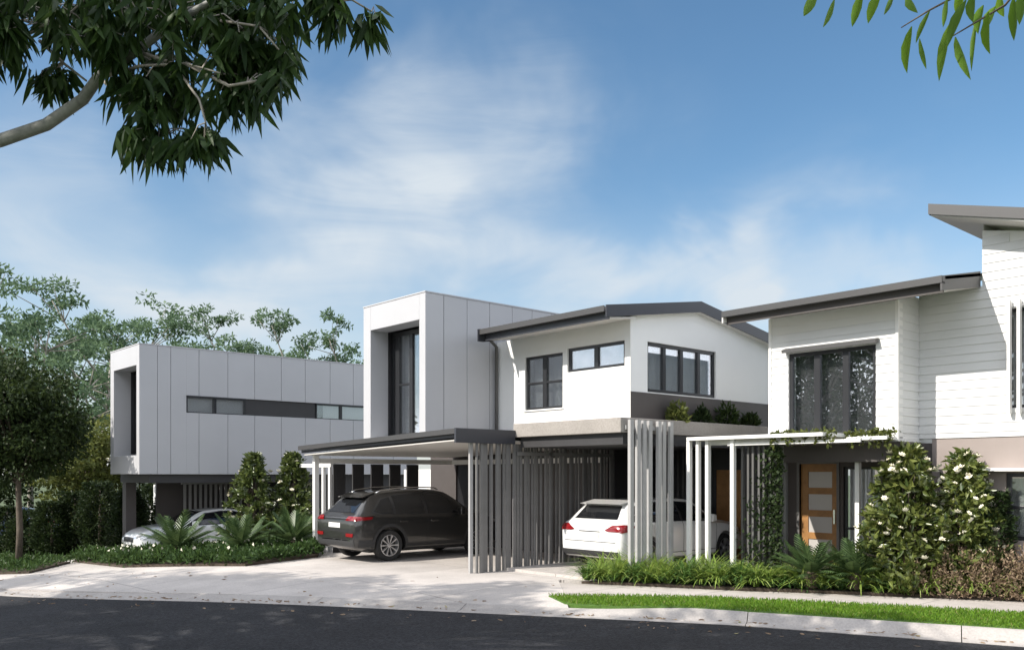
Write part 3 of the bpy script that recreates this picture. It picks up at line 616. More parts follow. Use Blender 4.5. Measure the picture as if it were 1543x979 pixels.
# ---------------------------------------------------------------- batten screens
def screen(label, cells, z0, z1, mt, name='slat_screen', group=None, rail=None):
    """cells: (x, y, wx, wy): one upright batten each"""
    xs = [c[0] for c in cells]; ys = [c[1] for c in cells]
    t = thing(name, label, 'screen', (sum(xs)/len(xs), sum(ys)/len(ys), z0), group=group)
    proto = {}
    for x, y, wx, wy in cells:
        key = (wx, wy)
        if key not in proto:
            mb = MB(); mb.box(x - wx/2, x + wx/2, y - wy/2, y + wy/2, z0, z1); o = mb.build('slat', mt, t, bevel=.004); proto[key] = (o, x, y)
        else:
            o, px, py = proto[key]; c = o.copy(); COL.objects.link(c); c.parent = t; c.location = (x - px, y - py, 0); ORG[c.name] = ORG[t.name]
    if rail:
        mb = MB(); mb.box(*rail); mb.build('rail', mt, t)
    return t
rr = random.Random(5)
cells = []; y = 11.48
while y < 15.7:
    cells.append((-14.02 + rr.choice((-.03, 0, .03)), y, *rr.choice(((.05, .07), (.04, .05), (.06, .06))))); y += rr.choice((.085, .10, .12, .15)) if y < 12.9 else rr.choice((.09, .11, .13))
screen('long grey batten screen dividing the two carports', cells, -.04, 2.70, M['slat'], rail=(-14.0, -13.96, 12.6, 15.65, 2.45, 2.53))
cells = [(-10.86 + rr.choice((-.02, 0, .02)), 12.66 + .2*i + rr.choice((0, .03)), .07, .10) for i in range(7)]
screen('short grey batten screen, its sunlit tone put in the colour, at the corner of the concrete carport slab', cells, -.02, 3.08, M['slatl'], rail=(-10.948, -10.905, 12.6, 13.98, 2.9, 2.98))
yy = lambda px: onX(px, -20.42)
cells = []
for a, b in ((502, 520), (531, 548), (559, 577), (587, 603), (613, 630)): cells.append((-20.42, (yy(a) + yy(b))/2, .05, round(yy(b) - yy(a), 2)))
screen('row of wide charcoal boards along the far side of the first carport', cells, -.1, 2.32, M['char'])
cells = [(-27.80, 10.75 + .17*i, .05, .08) for i in range(12)]
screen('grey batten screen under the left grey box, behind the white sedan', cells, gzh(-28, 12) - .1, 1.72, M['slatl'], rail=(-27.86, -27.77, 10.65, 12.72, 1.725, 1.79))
# ---------------------------------------------------------------- foliage
def unit(a): return a/np.maximum(np.linalg.norm(a, axis=1, keepdims=True), 1e-9)
def leaves(Pts, D, Ln, W, rng, fold=.25, droop=0.0, lance=False):
    """one small leaf per point: pairs of quads folded along the midrib (lance) or single quads"""
    n = len(Pts); D = unit(D); S = unit(np.cross(D, rng.normal(size=(n, 3)))); Nn = np.cross(S, D)
    Ln = np.broadcast_to(Ln, (n,)).reshape(-1, 1); W = np.broadcast_to(W, (n,)).reshape(-1, 1)
    tip = Pts + D*Ln + np.array([0, 0, -1.0])*Ln*droop
    if not lance:
        a = Pts + D*Ln*.5 + S*W*.5 + Nn*W*fold; b = Pts + D*Ln*.5 - S*W*.5 + Nn*W*fold
        V = np.stack([Pts, a, tip, b], 1).reshape(-1, 3); Q = np.arange(4*n).reshape(n, 4); return V, Q
    l1 = Pts + D*Ln*.28 + S*W*.5 + Nn*W*fold; l2 = Pts + D*Ln*.66 + S*W*.38 + Nn*W*fold - np.array([0, 0, 1.0])*Ln*droop*.5
    r1 = Pts + D*Ln*.28 - S*W*.5 + Nn*W*fold; r2 = Pts + D*Ln*.66 - S*W*.38 + Nn*W*fold - np.array([0, 0, 1.0])*Ln*droop*.5
    V = np.stack([Pts, l1, l2, tip, r2, r1], 1).reshape(-1, 3); b = np.arange(n)[:, None]*6
    Q = np.concatenate([b + np.array([[0, 3, 2, 1]]), b + np.array([[0, 5, 4, 3]])], 1).reshape(-1, 4)
    return V, Q
def cat_mesh(parts):
    Vs, Qs, k = [], [], 0
    for V, Q in parts: Vs.append(V); Qs.append(Q + k); k += len(V)
    return np.concatenate(Vs), np.concatenate(Qs)
def sphere_pts(n, rng, inner=.35):
    u = unit(rng.normal(size=(n, 3))); return u, u*(inner + (1 - inner)*rng.random((n, 1))**.5)
def clump(c, rad, n, L, W, rng, out=.6, down=.3, inner=.3, lance=False, droop=0):
    u, p = sphere_pts(n, rng, inner); rad = np.array(rad); Pp = np.array(c) + p*rad
    D = u*out + rng.normal(size=(n, 3))*.5 + np.array([0, 0, -down])
    return leaves(Pp, D, L*(.7 + .6*rng.random(n)), W*(.7 + .6*rng.random(n)), rng, lance=lance, droop=droop)
def shape_pts(n, prof, rng, H, R, inner=.55, lumps=6):
    """points in an uneven column/cone body; prof: t -> relative radius"""
    t = rng.random(n); a = rng.random(n)*2*np.pi; ph = rng.random(lumps)*6.28
    lump = 1 + .22*np.sin(3*a + ph[0] + 5*t) + .18*np.sin(5*a + ph[1] - 9*t) + .12*np.sin(9*a + ph[2] + 17*t)
    r = np.array([prof(x) for x in t])*R*lump*(inner + (1 - inner)*np.sqrt(rng.random(n)))
    return np.stack([r*np.cos(a), r*np.sin(a), t*H], 1), np.stack([np.cos(a), np.sin(a), .35 + 0*a], 1)
# ------------ far gum trees
def far_gum(seed, H=13.0, label=None, loc=(0, 0, 0), spread=1.0, nleaf=1.0):
    rng = np.random.default_rng(seed); r = random.Random(seed)
    t = thing('gum_tree', label, 'tree', loc, local=True)
    tr = MB(); lean = (r.uniform(-.6, .6), r.uniform(-.4, .4)); hs = H*.62
    path = [(lean[0]*k*k + .12*math.sin(5*k + seed), lean[1]*k*k, hs*k) for k in [i/7 for i in range(8)]]
    tr.tube(path, [.20*(1 - .6*i/7)*H/13 for i in range(8)], 7)
    parts = []
    nl = 11
    for i in range(nl):
        k = .55 + .45*i/(nl - 1); b = Vector(path[min(7, int(k*7))]); a = i*2.4 + r.uniform(-.4, .4); ln = (H*.20 + r.uniform(0, H*.13))*spread
        e = b + Vector((math.cos(a)*ln, math.sin(a)*ln, H*(.10 + .26*(i/(nl-1))) + r.uniform(-.5, .9)))
        m = b.lerp(e, .5) + Vector((0, 0, -.35)); tr.tube([b, m, e], [.09, .06, .03], 5)
        for j in range(6):
            c = e + Vector((r.gauss(0, 1.15), r.gauss(0, 1.15), r.gauss(.1, .6)))*spread
            tr.tube([m.lerp(e, .6), c], [.035, .015], 4)
            for _ in range(3):
                cc = c + Vector((r.gauss(0, .5), r.gauss(0, .5), r.gauss(.1, .25)))
                parts.append(clump(cc, (r.uniform(.35, .8)*spread, r.uniform(.35, .8)*spread, r.uniform(.16, .36)), int(46*nleaf), .30, .12, rng, out=.5, down=.1))
    tr.build('trunk', M['bark'], t, smooth=True)
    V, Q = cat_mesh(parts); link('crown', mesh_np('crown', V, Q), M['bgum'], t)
    return t
def gl(px, d, dz=0):
    x, y = atd(px, d); return (x, y, gzh(x, y) + dz)
GW = 'gum trees behind the houses'
for seed, px, d, H, sp, lab in ((1, 45, 44, 11.0, 1.0, 'tall airy gum tree rising above the dark leafy tree'), (2, 150, 52, 12.6, 1.0, 'tallest pale-trunked gum tree beside the left grey box house'),
                          (3, 240, 58, 12.4, .9, 'gum tree with an open crown above the front edge of the left grey box'), (4, 362, 66, 13.9, .8, 'small far gum crown over the middle of the slot-windowed house'),
                          (5, 452, 66, 13.2, .8, 'small far gum crown above the slot-windowed house, nearer the tall deep-set window'), (6, 530, 66, 12.0, .75, 'low far gum crown just left of the tall deep-set window')):
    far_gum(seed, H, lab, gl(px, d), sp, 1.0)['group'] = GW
# ------------ leafy trees
def round_tree(name, label, loc, H, trunk_h, R, n, L, W, m, seed, mb_='barkd', nl=26, cat='tree', tr=.09):
    rng = np.random.default_rng(seed); r = random.Random(seed)
    t = thing(name, label, cat, loc, local=True)
    tk = MB(); tk.tube([(0, 0, -.2), (.05, .02, trunk_h*.5), (-.03, 0, trunk_h), (.05, .05, trunk_h + (H - trunk_h)*.6)], [tr*1.2, tr, tr*.85, tr*.3], 9)
    parts = []; zc = (H + trunk_h)/2; hz = (H - trunk_h)/2
    for i in range(nl):
        u = Vector((r.gauss(0, 1), r.gauss(0, 1), r.gauss(0, 1))).normalized(); f = r.uniform(.35, .95)
        c = Vector((u.x*R*f, u.y*R*f, zc + u.z*hz*f)); s = r.uniform(.26, .46)*R
        if c.z > trunk_h: tk.tube([(0, 0, trunk_h + (c.z - trunk_h)*.3), c*.6 + Vector((0, 0, (trunk_h + (c.z - trunk_h)*.3)*.4)), c], [tr*.4, tr*.25, tr*.1], 5)
        parts.append(clump(c, (s, s, s*.7), n//nl, L, W, rng, out=.7, down=.25, inner=.2))
    tk.build('trunk', M[mb_], t, smooth=True); V, Q = cat_mesh(parts); link('crown', mesh_np('crown', V, Q), M[m], t); return t
round_tree('street_tree', 'dark dense leafy tree with a slender trunk standing before the far driveway', gl(28, 25.6), 6.2, 2.2, 2.3, 28000, .13, .075, 'dense', 21, nl=44)
round_tree('bushy_tree', 'olive green bushy tree behind the white sedan, beside the left grey box', gl(120, 38), 5.4, .9, 2.5, 9000, .2, .12, 'olive', 22, nl=28)
round_tree('bushy_tree', 'dark bushy tree behind the slender trunk at the far end of the street', gl(-30, 40), 6.4, 1.2, 3.0, 9000, .2, .12, 'dense', 23, nl=28)
# ------------ clipped dark shrubs at the left
def column_shrub(label, loc, H, R, seed, n=4200, m='hedge', prof=None, group=None, L=.12):
    rng = np.random.default_rng(seed); t = thing('shrub', label, 'shrub', loc, local=True, group=group)
    p, u = shape_pts(n, prof or (lambda q: .45 + .6*math.sin(min(1, q*1.15)*math.pi*.82 + .35)), rng, H, R)
    V, Q = leaves(p, u + rng.normal(size=p.shape)*.5, L*(.7 + .6*rng.random(n)), L*.55, rng); link('foliage', mesh_np('foliage', V, Q), M[m], t)
    s = MB(); s.tube([(0, 0, -.1), (.03, 0, H*.5), (0, .02, H*.9)], [.05, .04, .015], 6); s.build('stem', M['barkd'], t, smooth=True); return t
GS = 'dark shrubs in front of the far houses'
for px, d, H, R, s in ((194, 27.5, 2.1, .45, 8), (256, 28.5, 2.1, .45, 9), (78, 30, 1.9, .55, 1), (112, 30.5, 2.2, .6, 2), (150, 30, 2.5, .6, 3), (190, 31, 2.1, .55, 4), (236, 31.5, 2.3, .6, 5), (45, 31, 1.6, .6, 6), (10, 32, 1.7, .6, 7)):
    column_shrub('dark evergreen shrub in the row between the slender street tree and the white sedan', gl(px, d, -.1), H, R, 40 + s, group=GS)
# ------------ magnolias with cream flowers
def magnolia(label, loc, H, R, seed, nf=18, n=1500, rz=0, m='mag', full=False):
    rng = np.random.default_rng(seed); r = random.Random(seed); t = thing('flowering_shrub', label, 'shrub', loc, local=True)
    prof = lambda q: .12 + 1.0*(1 - q)**.85*min(1, .55 + 2.2*q)
    if full: prof = lambda q: .16 + .92*(1 - q)**.62*min(1, .8 + q)
    s = MB(); s.tube([(0, 0, -.1), (.04, 0, H*.4), (0, .03, H*.92)], [.05, .035, .012], 6)
    C, U = shape_pts(400 if full else 300, prof, rng, H*.95, R*.92, .3); parts = []
    for c, u in zip(C, U):
        k = 13; d = rng.normal(size=(k, 3))*.75 + u*.5 + np.array([0, 0, .35])
        parts.append(leaves(np.repeat(c[None] + [0, 0, .08*H/2.5], k, 0) + rng.normal(size=(k, 3))*.03, d, .155*(.6 + .8*rng.random(k)), .07, rng, lance=True, droop=.12))
    for c in C[::3]: s.tube([(0, 0, max(.1, c[2]*.6)), (c[0]*.5, c[1]*.5, c[2]*.85), tuple(c)], [.02, .014, .007], 4)
    s.build('stem', M['barkd'], t, smooth=True)
    V, Q = cat_mesh(parts); link('foliage', mesh_np('foliage', V, Q), M[m], t)
    fm = MB()
    for ring, (nn, tilt, ln, w) in enumerate(((6, .35, .12, .085), (4, .9, .10, .08))):
        for i in range(nn):
            a = i*2*math.pi/nn + ring*.4; ca, sa = math.cos(a), math.sin(a); rr_ = math.cos(tilt)*ln; zz_ = math.sin(tilt)*ln
            b = Vector((0, 0, 0)); tp = Vector((ca*rr_, sa*rr_, zz_)); md = Vector((ca*rr_*.6, sa*rr_*.6, zz_*.35)); sd_ = Vector((-sa, ca, 0))*w*.5
            fm.add([b, md + sd_, tp, md - sd_], [(0, 1, 2, 3)])
    proto = None
    P_, U_ = shape_pts(nf*2, prof, rng, H, R, .93); ok_ = P_[:, 2] > .24*H; P_, U_ = P_[ok_][:nf], U_[ok_][:nf]; nf = len(P_)
    top = np.array([[.02, .02, H*1.0]]); P_[0] = top[0]
    for i in range(nf):
        if proto is None: proto = fm.build('flower', M['bloom'], t, fix=False); o = proto
        else: o = proto.copy(); COL.objects.link(o); o.parent = t; ORG[o.name] = ORG[t.name]
        o.location = P_[i] + U_[i]*.05; o.rotation_euler = (r.uniform(-.7, .7), r.uniform(-.7, .7), r.uniform(0, 6)); o.scale = (r.uniform(.42, .75),)*3
    t.rotation_euler[2] = rz; return t
magnolia('tall cream-flowered shrub before the slot-windowed house', gl(382, 24.6, .0), 2.75, .95, 61, 30)
magnolia('cream-flowered shrub between the cycads and the dark four wheel drive', gl(440, 24.9, .0), 2.75, .85, 62, 26)
magnolia('larger cream-flowered shrub in front of the entry window', gl(1366, 15.05, .0), 2.5, .80, 63, 80, m='magr', full=True)
t_ = magnolia('narrower cream-flowered shrub against the taupe wall', gl(1455, 14.72, .0), 2.4, .54, 64, 64, m='magr', full=True); t_.scale = (1, .7, 1)
column_shrub('dark narrow shrub beside the lower window of the weatherboard house', gl(1498, 14.55, 0), 1.75, .28, 65, 2200, 'hedge', L=.09)
# ------------ cycads
def cycad(label, loc, R, seed, nf=24, group=None):
    r = random.Random(seed); t = thing('cycad', label, 'cycad', loc, local=True, group=group); V, Q = [], []
    tk = MB(); tk.lathe([(.0, 0), (.11, 0), (.13, .12), (.10, .25), (.0, .3)], 'z', (0, 0, 0), 12); tk.build('trunk', M['stem'], t, smooth=True)
    for i in range(nf):
        a = i*2.399 + r.uniform(-.2, .2); e = .15 + 1.15*(i/nf)**.8 + r.uniform(-.1, .1); L_ = R*r.uniform(.9, 1.15)
        h = Vector((math.cos(a), math.sin(a), 0)); sd_ = Vector((-math.sin(a), math.cos(a), 0)); pts = []; ns = 13
        p = Vector((0, 0, .22)); an = e
        for k in range(ns + 1):
            pts.append(p.copy()); p = p + (h*math.cos(an) + Vector((0, 0, math.sin(an))))*(L_/ns); an -= (.5 if e < 1 else .3)/ns
        for k in range(2, ns):
            c = pts[k]; tg = (pts[k+1] - pts[k-1]).normalized(); up = sd_.cross(tg)
            ll = R*.30*math.sin(math.pi*min(1, .18 + .8*k/ns))**.7; w = .036*R/.9
            for s in (-1, 1):
                tip = c + (sd_*s*.66 + tg*.85 + up*.25).normalized()*ll; q = tg*w; n0 = len(V)
                V += [c - q, c + q, tip + q*.25, tip - q*.25]; Q.append((n0, n0+1, n0+2, n0+3))
        for k in range(ns):
            n0 = len(V); w = .010*(1 - .7*k/ns); V += [pts[k] - sd_*w, pts[k] + sd_*w, pts[k+1] + sd_*w, pts[k+1] - sd_*w]; Q.append((n0, n0+1, n0+2, n0+3))
    link('fronds', mesh_np('fronds', [tuple(v) for v in V], Q), M['cyc'], t); return t
for px, d, R, s, lab in ((268, 23.3, 1.08, 1, 'cycad with dark arching fronds in front of the white sedan'), (364, 22.6, 1.0, 2, 'middle cycad of the left bed, beneath the tall cream-flowered shrub'), (443, 23.2, 1.02, 3, 'cycad nearest the rear of the dark four wheel drive'),
                         (1222, 15.2, .74, 4, 'cycad in front of the timber front door'), (1288, 15.0, .72, 5, 'cycad at the foot of the larger flowering shrub, beside the entry window')):
    cycad(lab, gl(px, d, .08), R, 70 + s, group='cycads in the garden beds')
# ------------ strappy border clumps
def tuft(seed, n=130, H=.56, R=.30, w=.018):
    r = random.Random(seed); V, Q = [], []
    for i in range(n):
        a = r.uniform(0, 6.283); h = Vector((math.cos(a), math.sin(a), 0)); sd_ = Vector((-h.y, h.x, 0)); L_ = H*r.uniform(.7, 1.2); an = r.uniform(.7, 1.5); p = h*r.uniform(0, .05); prev = None
        for k in range(5):
            ww = w*(1 - k/4.6); cur = (p - sd_*ww, p + sd_*ww)
            if prev: n0 = len(V); V += [prev[0], prev[1], cur[1], cur[0]]; Q.append((n0, n0+1, n0+2, n0+3))
            prev = cur; p = p + (h*math.cos(an) + Vector((0, 0, math.sin(an))))*(L_/4); an -= r.uniform(.25, .55)
    return mesh_np('tuft', [tuple(v) for v in V], Q)
TM = [tuft(i) for i in range(4)]; TM2 = [tuft(10 + i, 110, .62, .3, .012) for i in range(3)]
r = random.Random(3); rv = 1.42; i = 0; made = {}
def put_tuft(me, mt, X, Y, lab, grp, s, dz=.05):
    key = me.name + mt
    if key not in made:
        mm = me if not me.materials else me.copy(); mm.materials.append(M[mt]) if not mm.materials else mm.materials.__setitem__(0, M[mt]); made[key] = mm
    o = bpy.data.objects.new('strappy_clump', made[key]); COL.objects.link(o); o.location = (X, Y, gzh(X, Y) + dz); o.rotation_euler = (r.uniform(-.12, .12), r.uniform(-.12, .12), r.uniform(0, 6)); o.scale = (s*1.15, s*1.15, s*r.uniform(.85, 1.15))
    tag(o, lab, 'grass clump', grp); return o
while rv < 10.4:
    dd_ = 16.35 - .318*(rv - 1.3) + .2; X, Y = rd(rv, dd_)
    put_tuft(TM[i % 4], 'strap' if i % 3 else 'strapd', X, Y, 'strappy green clump in the border along the footpath', 'border clumps along the footpath', r.uniform(.8, 1.15)); i += 1; rv += r.uniform(.23, .33)
rv = 1.75
while rv < 9.6:
    dd_ = 16.35 - .318*(rv - 1.3) + r.uniform(.62, .8); X, Y = rd(rv, dd_)
    put_tuft(TM2[i % 3], 'strap', X, Y, 'paler strappy clump in the second row of the right border', 'second row of border clumps', r.uniform(.9, 1.2)); i += 1; rv += r.uniform(.28, .42)
# ------------ bronze and green low shrubs at the right
def low_shrub(name, label, loc, R, H, seed, m, n=2600, L=.07, group=None):
    rng = np.random.default_rng(seed); u = unit(rng.normal(size=(n, 3))); u[:, 2] = np.abs(u[:, 2]); a = np.arctan2(u[:, 1], u[:, 0])
    lump = 1 + .2*np.sin(4*a + seed + 3*u[:, 2]) + .15*np.sin(7*a + 8*u[:, 2])
    p = u*np.array([R, R, H])*(lump*(.6 + .4*rng.random(n)**.5))[:, None]
    V, Q = leaves(p, u + rng.normal(size=(n, 3))*.6 + [0, 0, .3], L*(.6 + .8*rng.random(n)), L*.45, rng)
    st = []
    o = link(name, mesh_np(name, V, Q), M[m]); o.location = loc; return tag(o, label, 'shrub', group)
for px, d, R, H, s, lab in ((1382, 14.92, .44, .86, 1, 'bronze-leaved low shrub under the larger flowering shrub'), (1440, 14.62, .46, .72, 2, 'bronze-leaved low shrub between the two flowering shrubs'), (1503, 14.40, .46, .74, 3, 'bronze-leaved low shrub before the dark narrow shrub'), (1562, 14.2, .46, .72, 4, 'bronze-leaved low shrub under the lower window')):
    low_shrub('bronze_shrub', lab, gl(px, d, .05), R, H, 80 + s, 'red', 3600, .06, group='bronze shrubs')
low_shrub('green_shrub', 'green low shrub between the cycads and the bronze shrubs', gl(1345, 15.0, .05), .36, .55, 91, 'strap', L=.08)
# ------------ climbing plant on its dark screen beside the door
cells = [(-9.40 + .115*i, 14.2 + (.02 if i % 2 else 0), .045, .07) for i in range(8)]
vs = screen('narrow dark batten screen overgrown with a climbing plant by the front door', cells, .05, 2.58, M['slatd'])
rng = np.random.default_rng(5); n = 1150
vz = rng.random(n)**.85*2.5; vx = -9.4 + .90*np.clip(1 - np.abs(rng.normal(size=n))*(.16 + .16*np.abs(np.sin(vz*1.3)) + .5*np.exp(-vz*2.2)), 0, 1); vy = 14.14 - .10*rng.random(n)
V, Q = leaves(np.stack([vx, vy, .05 + vz], 1), rng.normal(size=(n, 3))*.5 + [0, -.6, -.5], .09, .055, rng)
o = link('climbing_plant', mesh_np('climbing_plant', V, Q), M['vine'], org=None); tag(o, 'dark climbing plant growing up the batten screen by the front door', 'climber')
# ------------ plants on the slab roof and trailing over the canopy
for px, s, R in ((1020, 1, .20), (1058, 2, .15), (1096, 3, .19), (1130, 4, .15)):
    Y = onX(px, -11.16); low_shrub('roof_plant', ['', 'yellow-green tufted plant on the concrete slab nearest its corner', 'second small plant on the concrete slab edge from its corner', 'bushy dark plant on the concrete slab below the four-pane window', 'smallest plant at the far end of the concrete slab'][s], (-11.16, Y, 3.125), R, [0, .34, .26, .38, .25][s], 100 + s, ['', 'olive', 'hedge', 'dense', 'dense'][s], 420, .11)
for k, (X, Y, w) in enumerate(((-8.35, 13.98, .28), (-7.8, 14.05, .30), (-7.35, 14.7, .3), (-6.95, 14.75, .22))):
    rng = np.random.default_rng(200 + k); pts_ = [[X + w*(u_ - .5)*2, Y, 2.79] for u_ in np.linspace(0, 1, 60)]
    for s_ in range(9):
        xs_ = X + rng.uniform(-w, w); ln_ = rng.uniform(.06, .30)
        pts_ += [[xs_ + .03*math.sin(9*t_ + s_), Y - .05, 2.80 - t_] for t_ in np.arange(0, ln_, .016)]
    p = np.array(pts_) + rng.normal(size=(len(pts_), 3))*.014; n = len(p)
    V, Q = leaves(p, rng.normal(size=(n, 3))*.6 + [0, -.3, -.4], .09, .045, rng); o = link('trailing_plant', mesh_np('trailing_plant', V, Q), M['olive'])
    tag(o, ['trailing plant hanging over the canopy edge nearest the climber', 'trailing plant hanging over the canopy above the timber door', 'trailing plant spilling over the dark bulkhead', 'small trailing plant at the far end of the dark bulkhead'][k], 'plant', 'trailing plants on the canopy')
# ------------ ground cover (stuff) and lawn blades (stuff)
def inpoly(x, y, poly):
    ins = np.zeros(len(x), bool); n = len(poly)
    for i in range(n):
        x1, y1 = poly[i]; x2, y2 = poly[(i+1) % n]; c = ((y1 > y) != (y2 > y)) & (x < (x2 - x1)*(y - y1)/((y2 - y1) or 1e-9) + x1); ins ^= c
    return ins
def scatter(poly, n, rng):
    a = np.array(poly); lo, hi = a.min(0), a.max(0); out = np.zeros((0, 2))
    while len(out) < n:
        q = lo + (hi - lo)*rng.random((n*2, 2)); q = q[inpoly(q[:, 0], q[:, 1], poly)]; out = np.concatenate([out, q])
    return out[:n]
rng = np.random.default_rng(9)
def gzv(q): return np.array([gzh(x, y) for x, y in q])
def cover(name, poly, n, H, L, m, seed, kind='stuff'):
    rng = np.random.default_rng(seed); q = scatter(poly, n, rng); hh = (.45 + .55*(.5 + .5*np.sin(q[:, 0]*3.1 + q[:, 1]*1.7))*(.5 + .5*np.sin(q[:, 1]*4.3 - q[:, 0]*2.2)))
    p = np.column_stack([q, gzv(q) + .05 + H*hh*rng.random(n)**.6]); V, Q = leaves(p, rng.normal(size=(n, 3))*.6 + [0, 0, .7], L*(.6 + .8*rng.random(n)), L*.4, rng)
    o = link(name, mesh_np(name, V, Q), M[m]); o['kind'] = kind; return o
def grow(poly, f):
    cx_ = sum(p[0] for p in poly)/len(poly); cy_ = sum(p[1] for p in poly)/len(poly); return [(cx_ + (x - cx_)*f, cy_ + (y - cy_)*f) for x, y in poly]
cover('ground_cover', grow(BEDL, 1.035), 20000, .40, .13, 'cover', 12); cover('ground_cover', grow(BEDT, 1.03), 9000, .25, .13, 'cover', 13)
n = 80; q = scatter(BEDL, n, rng); p = np.column_stack([q, gzv(q) + .34 + .1*rng.random(n)]); V, Q = leaves(p, rng.normal(size=(n, 3)) + [0, 0, .8], .09, .08, rng); o = link('ground_cover', mesh_np('ground_cover', V, Q), M['bloom']); o['kind'] = 'stuff'
LB = P([p for p in LAWN if p[0] < 10] ); LP = P([(.62, 14.86), (.95, 14.84), (3.28, 14.41), (5.76, 13.54), (7.39, 12.83), (10, 11.8), (10, K(10) + .5), (8, K(8) + .5), (2.6, K(2.6) + .50), (1.75, K(1.75) + .52), (1.2, K(1.2) + .66), (.86, 14.2)])
n = 26000; q = scatter(LP, n, rng); p = np.column_stack([q, np.array([lawn_z(x, y) - .003 for x, y in q])]); V, Q = leaves(p, rng.normal(size=(n, 3))*.45 + [0, 0, 1], .05 + .05*rng.random(n), .012, rng, droop=.15); o = link('grass', mesh_np('grass', V, Q), M['grass']); o['kind'] = 'stuff'
cover('undergrowth', BEDR, 5000, .14, .10, 'cover', 14)
